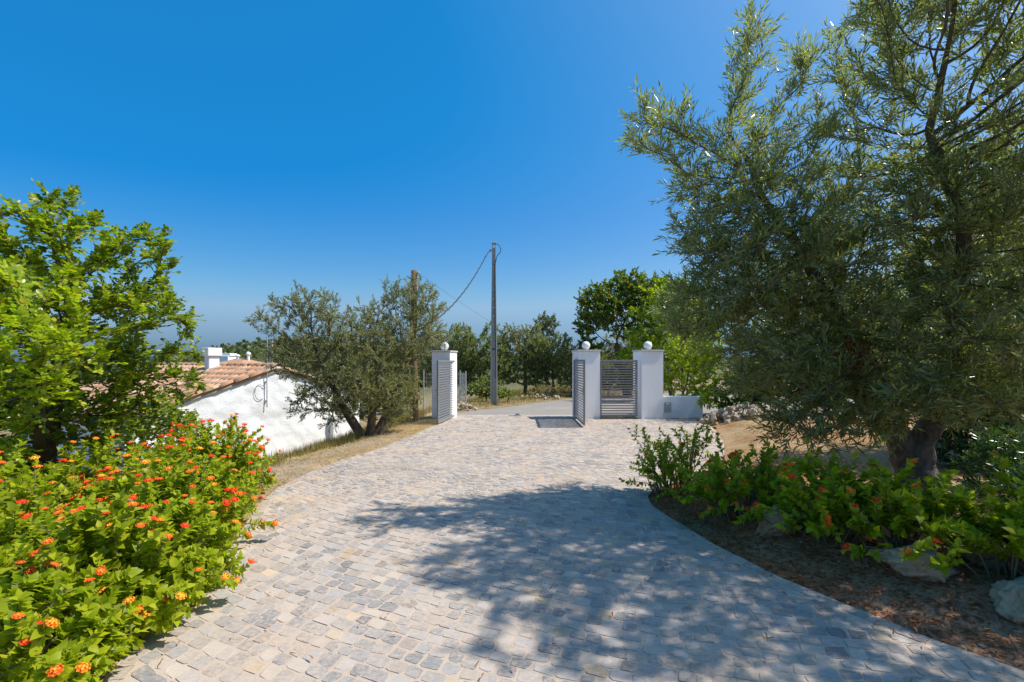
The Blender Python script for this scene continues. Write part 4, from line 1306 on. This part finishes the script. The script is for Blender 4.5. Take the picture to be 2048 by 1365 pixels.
for k, (x, y, h, lab) in enumerate([(6.6, 14.3, 1.3, 'round green shrub next to the low white wall end'), (8.0, 14.5, 1.5, 'dark green shrub behind the stone heap'), (9.6, 14.6, 1.4, 'dark green shrub behind the rubble row'),
                                    (11.4, 14.2, 1.6, 'dark green shrub under the farther right trees'), (13.6, 14.4, 1.7, 'dark green shrub at the right end of the hedge line')]):
    simple_tree('leafy_shrub', lab, (x, y), [(x, y, .3)], .04, [(x, y, h * .55, .8, .5, h * .42, 1), (x - .5, y, h * .4, .5, .4, h * .3, 1), (x + .6, y, h * .45, .5, .4, h * .33, 1)],
                360, .16, .23, (.24, 12, .9, .1, 'spiral', .5, .4), 'blob', M_BROAD, 1.0, 3, twig=9, cat='shrub', group='shrubs along the roadside hedge line')
# shrubs behind the trunk on the right
for k, (x, y, h, lab) in enumerate([(5.6, 5.3, .9, 'dark glossy shrub beside the grey tree trunk'), (6.6, 5.6, 1.0, 'dark shrub at the shady edge behind the lantana'), (7.6, 6.2, 1.2, 'tall dark shrub deep under the trees'), (6.2, 6.6, 1.1, 'dark shrub between the leaning trunk and the pale-trunked tree'), (5.05, 4.6, .55, 'low dark shrub at the foot of the leaning trunk')]):
    simple_tree('dark_shrub', lab, (x, y), [(x, y, .25)], .035, [(x, y, h * .6, .55, .45, h * .4, 1), (x + .3, y - .1, h * .4, .4, .35, h * .3, 1), (x - .3, y, h * .35, .35, .3, h * .25, 1)],
                500, .1, .14, (.18, 11, .9, .075, 'spiral', .4, .3), 'narrow', M_DARKSHRUB, 1.8, 3, twig=9, cat='shrub', group='dark shrubs behind the trunk')

# ------------------------------------------------------------------ lantana
def flower_mesh(mat, seed):
    r = np.random.default_rng(seed)
    V, F, A = [], [], []
    spots = [(0, 0)] + [(.42, a) for a in np.arange(5) * 1.257] + [(.8, a) for a in np.arange(10) * .628 + .2]
    for rr, a in spots:
        a += r.normal(0, .1)
        z = .45 * math.sqrt(max(0, 1 - (rr * .95) ** 2)) + r.normal(0, .03)
        c = np.array((rr * math.cos(a), rr * math.sin(a), z))
        n_ = nrm(np.array((rr * math.cos(a) * .8, rr * math.sin(a) * .8, .7)))
        u = nrm(np.cross(n_, (.2, .9, .1))); v = np.cross(n_, u)
        b = len(V)
        s = .26 * r.uniform(.85, 1.15)
        ph = r.uniform(0, 1.5)
        V.append(c - n_ * .03)
        A.append(rr)
        for k in range(8):
            q = ph + k * math.pi / 4
            V.append(c + (u * math.cos(q) + v * math.sin(q)) * s * (1.0 if k % 2 == 0 else .62) + n_ * .04)
            A.append(rr)
        F += [(b, b + 1 + k, b + 1 + (k + 1) % 8) for k in range(8)]
    b = len(V)
    V.append(np.array((0, 0, -.45))); A.append(1)
    for k in range(8):
        V.append(np.array((.8 * math.cos(k * .785), .8 * math.sin(k * .785), .05))); A.append(1)
    F += [(b, b + 1 + (k + 1) % 8, b + 1 + k) for k in range(8)]
    return mk_mesh('flower_head', np.array(V), [F], mat, False, {'ring': np.array(A)})
FLOW = [flower_mesh(M_PETAL_RED, 1), flower_mesh(M_PETAL_RED, 2), flower_mesh(M_PETAL_ORA, 3), flower_mesh(M_PETAL_ORA, 4), flower_mesh(M_PETAL_YEL, 5)]

def lantana(label, x, y, rx, ry, h, canes, nleaf, nflow, leaf=.085, fsize=.031, singles=150, bare=.35, low=.0, group=None, zmin=.12, wts=(.25, .2, .25, .15, .15), lean=(0, 0), loose=.0):
    bz = float(ground_z(x, y))
    t = thing('lantana_bush', label, 'shrub', (x, y, bz), 0, group)
    base = np.array((x, y, bz))
    V, Q, n0 = [], [], 0
    P_, D_, Ls = [], [], []
    tips = []
    for c in range(canes):
        a = rng.uniform(0, 2 * math.pi)
        r = math.sqrt(rng.uniform(0, 1))
        el = math.sqrt(max(0, 1 - r * r)) * rng.uniform(.82, 1.08) + zmin * rng.uniform(.5, 1.3)
        if rng.uniform() < .4:
            el *= rng.uniform(.2, .85)
        tip = base + np.array((rx * r * math.cos(a) + lean[0] * el, ry * r * math.sin(a) + lean[1] * el, h * min(el, 1.12)))
        tip = tip + rng.normal(0, loose, 3) * np.array((1, 1, .8))
        tip[2] = max(tip[2], bz + .12)
        b0 = base + np.array((rng.uniform(-.12, .12) + .35 * rx * r * math.cos(a), rng.uniform(-.12, .12) + .35 * ry * r * math.sin(a), -.06))
        mid = b0 * .5 + tip * .5 + np.array((0, 0, h * .28)) + rng.normal(0, .05, 3)
        mid[2] = max(mid[2], bz + .05)
        pl = bez(b0, mid, tip, 9)
        v, f = tube_np(pl, np.linspace(.0085, .0022, 9), 4)
        V.append(v); Q.append(np.array(f) + n0); n0 += len(v)
        # three leafy stretches on each cane: the cane itself and two side shoots
        for t0 in (bare, .62, .8):
            i = min(7, int(t0 * 8))
            o = pl[i]
            if t0 == bare:
                d = tip - o
                P_.append(o); D_.append(d); Ls.append(np.linalg.norm(d))
                tips.append((tip, nrm(d)))
            else:
                d = nrm(tip - o) + rng.normal(0, .7, 3) + np.array((0, 0, .3))
                L = h * rng.uniform(.18, .34)
                P_.append(o); D_.append(d); Ls.append(L)
                e = o + nrm(d) * L
                if rng.uniform() < .6:
                    tips.append((e, nrm(d)))
                v, f = tube_np(np.stack([o, (o + e) / 2, e]), np.array((.004, .003, .002)), 3)
                V.append(v); Q.append(np.array(f) + n0); n0 += len(v)
    new_obj('stems', mk_mesh('stems', np.concatenate(V) - base, [np.concatenate(Q)], M_STEM, True), t)
    lv = shoots(np.array(P_), np.array(D_), np.array(Ls), nleaf, 1.15, leaf, 'pairs', .3, .75)
    lz = ground_z(lv[0][:, 0], lv[0][:, 1])
    ok = lv[0][:, 2] > lz + .03 + low
    lv = [q[ok] for q in lv]
    leaf_part('foliage', t, base, lv, 'ovate', M_LANT, 1.0, singles)
    # flowers on the outermost tips
    T = np.array([p for p, d in tips])
    dd = ((T[:, 0] - x) / rx) ** 2 + ((T[:, 1] - y) / ry) ** 2 + ((T[:, 2] - bz) / h) ** 2
    face = dd + .35 * nrm(EYE - T) @ nrm(np.array((0, 0, .8))) + rng.normal(0, .18, len(T)) + .3 * (nrm(EYE - base) * nrm(T - base)).sum(1)
    for k in np.argsort(-face)[:nflow]:
        p, d = tips[k]
        o = new_obj('flower_head', FLOW[rng.choice(5, p=wts)], t)
        dirv = Vector(nrm(d + np.array((0, 0, .9)) + rng.normal(0, .25, 3) + nrm(EYE - p) * .25))
        M = dirv.to_track_quat('Z', 'Y').to_matrix().to_4x4()
        s = fsize * rng.uniform(.75, 1.15)
        M = Matrix.Translation(Vector(p - base) + dirv * .034) @ M @ Matrix.Diagonal((s, s, s, 1))
        o.matrix_basis = M
    return t
GL = 'lantana bushes left of the driveway'
lantana('tall lantana bush crowded with red-orange flower heads by the white house wall', -3.3, 5.3, .6, .62, .84, 150, 22, 110, .055, .029, 150, .3, group=GL, wts=(.35, .25, .25, .1, .05), loose=.05)
lantana('lantana bush with red flowers beneath the carob branches', -4.15, 4.7, .75, .6, .92, 110, 20, 34, .058, .026, 60, .3, group=GL, loose=.05)
lantana('bright green lantana bush with mixed orange and yellow flowers halfway along the driveway edge', -2.95, 4.2, .66, .7, .74, 170, 22, 85, .06, .03, 200, .3, group=GL, wts=(.25, .2, .28, .12, .15), loose=.05)
lantana('broad leafy lantana bush spreading over the near driveway edge', -2.5, 3.05, .66, .7, .64, 180, 22, 60, .064, .028, 300, .25, group=GL, wts=(.25, .2, .28, .12, .15), loose=.05)
lantana('lantana bush with yellow flowers set back from the driveway', -3.6, 3.3, .7, .65, .84, 140, 22, 50, .062, .029, 150, .25, group=GL, wts=(.2, .2, .2, .1, .3), loose=.05)
lantana('leafy lantana bush with few flowers where the driveway begins', -2.38, 2.1, .55, .6, .54, 150, 22, 34, .064, .028, 300, .25, group=GL, loose=.05)
GR = 'lantana bushes right of the driveway'
lantana('open twiggy lantana bush at the tip of the planting bed', 1.92, 5.7, .5, .42, .74, 52, 14, 20, .055, .026, 80, .42, group=GR, wts=(.5, .3, .2, 0, 0), loose=.1)
lantana('dark leafy lantana bush beside the twiggy one', 2.28, 4.72, .5, .44, .6, 60, 15, 20, .062, .026, 100, .4, group=GR, low=.08, wts=(.4, .3, .3, 0, 0), loose=.12)
lantana('lantana bush with clustered orange-red flowers above the upright boulder', 2.66, 4.08, .5, .44, .56, 64, 15, 30, .068, .028, 150, .42, group=GR, low=.14, wts=(.3, .3, .3, .1, 0), loose=.12)
lantana('lantana bush with large pale green leaves overhanging the flat boulder', 3.02, 3.62, .48, .42, .5, 56, 15, 14, .074, .028, 180, .42, group=GR, low=.16, wts=(.2, .2, .4, .2, 0), loose=.12)
lantana('trailing lantana bush at the end of the bed over the largest boulder', 3.38, 3.12, .5, .42, .48, 56, 15, 6, .076, .028, 200, .42, group=GR, low=.14, wts=(.2, .2, .4, .2, 0), loose=.12)
lantana('lantana bush in deep shade behind the row along the bed', 4.3, 3.9, .5, .5, .42, 36, 15, 1, .07, .028, 60, .4, group=GR, low=.1, wts=(.2, .2, .4, .2, 0), loose=.1)

# ------------------------------------------------------------------ grass, straw, litter
def blades(name, pts, h0, h1, w, mat, flat=False, lean=.35):
    n = len(pts)
    z = ground_z(pts[:, 0], pts[:, 1])
    a = rng.uniform(0, 6.28, n)
    if flat:
        D = np.stack([np.cos(a), np.sin(a), rng.normal(.05, .22, n)], 1)
        N = nrm(np.stack([rng.normal(0, .2, n), rng.normal(0, .2, n), np.ones(n)], 1))
        o = np.stack([pts[:, 0], pts[:, 1], z + .008 + .01 * rng.uniform(0, 1, n)], 1)
    else:
        D = np.stack([lean * np.cos(a), lean * np.sin(a), np.ones(n)], 1)
        N = np.stack([np.cos(a), np.sin(a), -lean * np.ones(n)], 1)
        o = np.stack([pts[:, 0], pts[:, 1], z - .02], 1)
    D = nrm(D); N = nrm(N - D * (N * D).sum(1, keepdims=True))
    S = rng.uniform(h0, h1, n)
    T = np.array([(-.5, 0, 0), (.5, 0, 0), (.4, .55, .04), (-.4, .55, .04), (0, 1, -.1)])
    W = np.cross(D, N)
    V = o[:, None] + T[None, :, 0:1] * w * W[:, None] + S[:, None, None] * (T[None, :, 1:2] * D[:, None] + T[None, :, 2:3] * N[:, None])
    off = np.arange(n)[:, None] * 5
    q = off + np.array((0, 1, 2, 3)); tr = off + np.array((3, 2, 4))
    o_ = new_obj(name, mk_mesh(name, V.reshape(-1, 3), [q, tr], mat, False, {'rnd': np.repeat(rng.uniform(0, 1, n), 5)}))
    return kind(o_, 'stuff')

def scatter(n, x0, x1, y0, y1, f):
    x, y = rng.uniform(x0, x1, n), rng.uniform(y0, y1, n)
    k = f(x, y) > rng.uniform(0, 1, n)
    return np.stack([x[k], y[k]], 1)
lx = lambda x, y: np.interp(y, LE[:, 1], LE[:, 0]) - x
o = blades('dry_grass', scatter(60000, -6.5, -1.8, 5.5, 15, lambda x, y: smooth(.75, 1.3, lx(x, y) + .25 * vnoise(x, y, 3)) * smooth(4.5, 2.2, lx(x, y)) * (.35 + .65 * (vnoise(x, y, 2.2, 3) > -.25))), .06, .3, .006, M_DRYGRASS)
tag(o, 'dry brown and green grass tufts along the bank below the house wall', 'grass')
o = blades('dry_grass', scatter(30000, -4, 8, 15, 30, lambda x, y: smooth(.1, .5, poly_sd(x, y, ROAD)) * .8), .08, .32, .009, M_DRYGRASS)
tag(o, 'dry golden grass on the bank beyond the road', 'grass')
o = blades('straw', scatter(52000, -5, -1.4, 4, 14.2, lambda x, y: smooth(1.9, .9, lx(x, y)) * (lx(x, y) > -.03) * (.4 + .6 * (vnoise(x, y, 2, 7) > 0))), .04, .14, .005, M_STRAW, True)
tag(o, 'straw and dead stalks strewn on the shoulder left of the driveway', 'straw')
o = blades('straw', scatter(40000, 1.5, 10, 2, 13, lambda x, y: (poly_sd(x, y) > .25) * smooth(4.8, 6, y) * (.25 + .75 * (vnoise(x, y, 1.2, 4) > -.1))), .04, .14, .004, M_STRAW, True)
tag(o, 'straw and dry cuttings over the red earth under the trees', 'straw')
o = blades('leaf_litter', scatter(42000, 1.4, 8, 1.2, 7, lambda x, y: (poly_sd(x, y) > .01) * smooth(2.6, .3, poly_sd(x, y)) * .9), .025, .075, .013, M_DEADLEAF, True)
tag(o, 'dead brown leaves covering the soil of the planting bed', 'leaf litter')
o = blades('leaf_litter', scatter(9000, -3.2, 4.6, 2.2, 13.5, lambda x, y: (poly_sd(x, y) < 0) * (smooth(-.35, -.02, poly_sd(x, y)) * .8 + .06) * ((y < 10) + .3)), .02, .06, .009, M_DEADLEAF, True)
tag(o, 'scattered dry leaves lying on the cobbles', 'leaf litter')
# litter on the paving lies on the stones
for v in o.data.vertices:
    if v.co.z < .012:
        v.co.z += .062

# gravel
gm = rng
P = scatter(5000, -4.5, -1.5, 3.5, 13.5, lambda x, y: smooth(1.1, .4, lx(x, y)) * (lx(x, y) > .0) * .8)
P = np.concatenate([P, scatter(2500, 1.4, 6.0, 1.2, 6.5, lambda x, y: (poly_sd(x, y) > .0) * smooth(1.4, .1, poly_sd(x, y)) * .6)])
ico = np.array([(1, 0, 0), (-1, 0, 0), (0, 1, 0), (0, -1, 0), (0, 0, .8), (0, 0, -.8)])
fo = np.array([(0, 2, 4), (2, 1, 4), (1, 3, 4), (3, 0, 4), (2, 0, 5), (1, 2, 5), (3, 1, 5), (0, 3, 5)])
s = rng.uniform(.003, .011, len(P)) * (1 + (rng.uniform(0, 1, len(P)) > .96) * 1.2)
V = np.concatenate([P, ground_z(P[:, 0], P[:, 1])[:, None] + .004], 1)[:, None] + s[:, None, None] * ico[None] * rng.uniform(.6, 1.3, (len(P), 6, 1))
o = new_obj('gravel', mk_mesh('gravel', V.reshape(-1, 3), [(fo[None] + np.arange(len(P))[:, None, None] * 6).reshape(-1, 3)], M_RUBBLE))
kind(tag(o, 'loose pale gravel along both edges of the driveway', 'gravel'), 'stuff')

# ------------------------------------------------------------------ far hills and woods
def hill(name, cx, cy, rx, ry, h, z0):
    n, m = 60, 24
    V = [(cx, cy, z0 + h)]
    for i in range(1, m):
        r = i / (m - 1)
        for j in range(n):
            a = j / n * 6.2832
            x, y = cx + rx * r * math.cos(a), cy + ry * r * math.sin(a)
            V.append((x, y, z0 + h * (1 - smooth(0, 1, r)) * (1 + .18 * float(vnoise(x, y, .02)))))
    q = [[1 + i * n + j, 1 + (i + 1) * n + j, 1 + (i + 1) * n + (j + 1) % n, 1 + i * n + (j + 1) % n] for i in range(m - 2) for j in range(n)]
    t = [[0, 1 + j, 1 + (j + 1) % n] for j in range(n)]
    mm = plain_mat(name + '_scrub', (.05, .065, .025), (.12, .12, .06), .08, .95, .05, 0)
    o = kind(new_obj(name, mk_mesh(name, V, [q, t], mm, True)), 'structure')
    return np.array(V)
h1 = hill('hill', -120, 290, 150, 110, 16, -6)
h2 = hill('hill', 60, 520, 400, 150, 14, -6)
h3 = hill('hill', -330, 520, 170, 100, 6, -6)
# a wood over the slopes: leaf clumps on every far rise
sel = np.concatenate([h1, h2[::2]])
sel = sel[sel[:, 2] > -4]
k = rng.integers(0, len(sel), 5200)
c = sel[k] + np.stack([rng.normal(0, 6, 5200), rng.normal(0, 6, 5200), np.zeros(5200)], 1)
near = np.stack([rng.uniform(-60, -8, 2600), rng.uniform(26, 110, 2600), np.zeros(2600)], 1)
near = near[(near[:, 0] / near[:, 1] < -.2) & (near[:, 0] / near[:, 1] > -1)]
near[:, 2] = ground_z(near[:, 0], near[:, 1])
c = np.concatenate([c, near])
rad = np.where(np.arange(len(c)) < 5200, rng.uniform(1.5, 3.5, len(c)), rng.uniform(.5, 1.3, len(c)))
per = 8
o_ = np.repeat(c, per, axis=0) + nrm(rng.normal(size=(len(c) * per, 3))) * np.repeat(rad, per)[:, None] * np.array((1, 1, .8)) * rng.uniform(.5, 1, (len(c) * per, 1))
D = nrm(rng.normal(size=(len(o_), 3)))
N = rng.normal(size=(len(o_), 3)); N = nrm(N - D * (N * D).sum(1, keepdims=True))
fw = leaf_part('wooded_slope', None, (0, 0, 0), (o_, D, N, np.repeat(rad, per) * rng.uniform(.5, .9, len(o_))), 'quad', M_FAR, 3.0)
tag(fw, 'dark green scrub and woods on the distant slopes', 'woodland')
print('TRIS', sum(sum(len(p.vertices) - 2 for p in me.polygons) if len(me.polygons) < 3000 else len(me.polygons) * 2 for me in bpy.data.meshes))
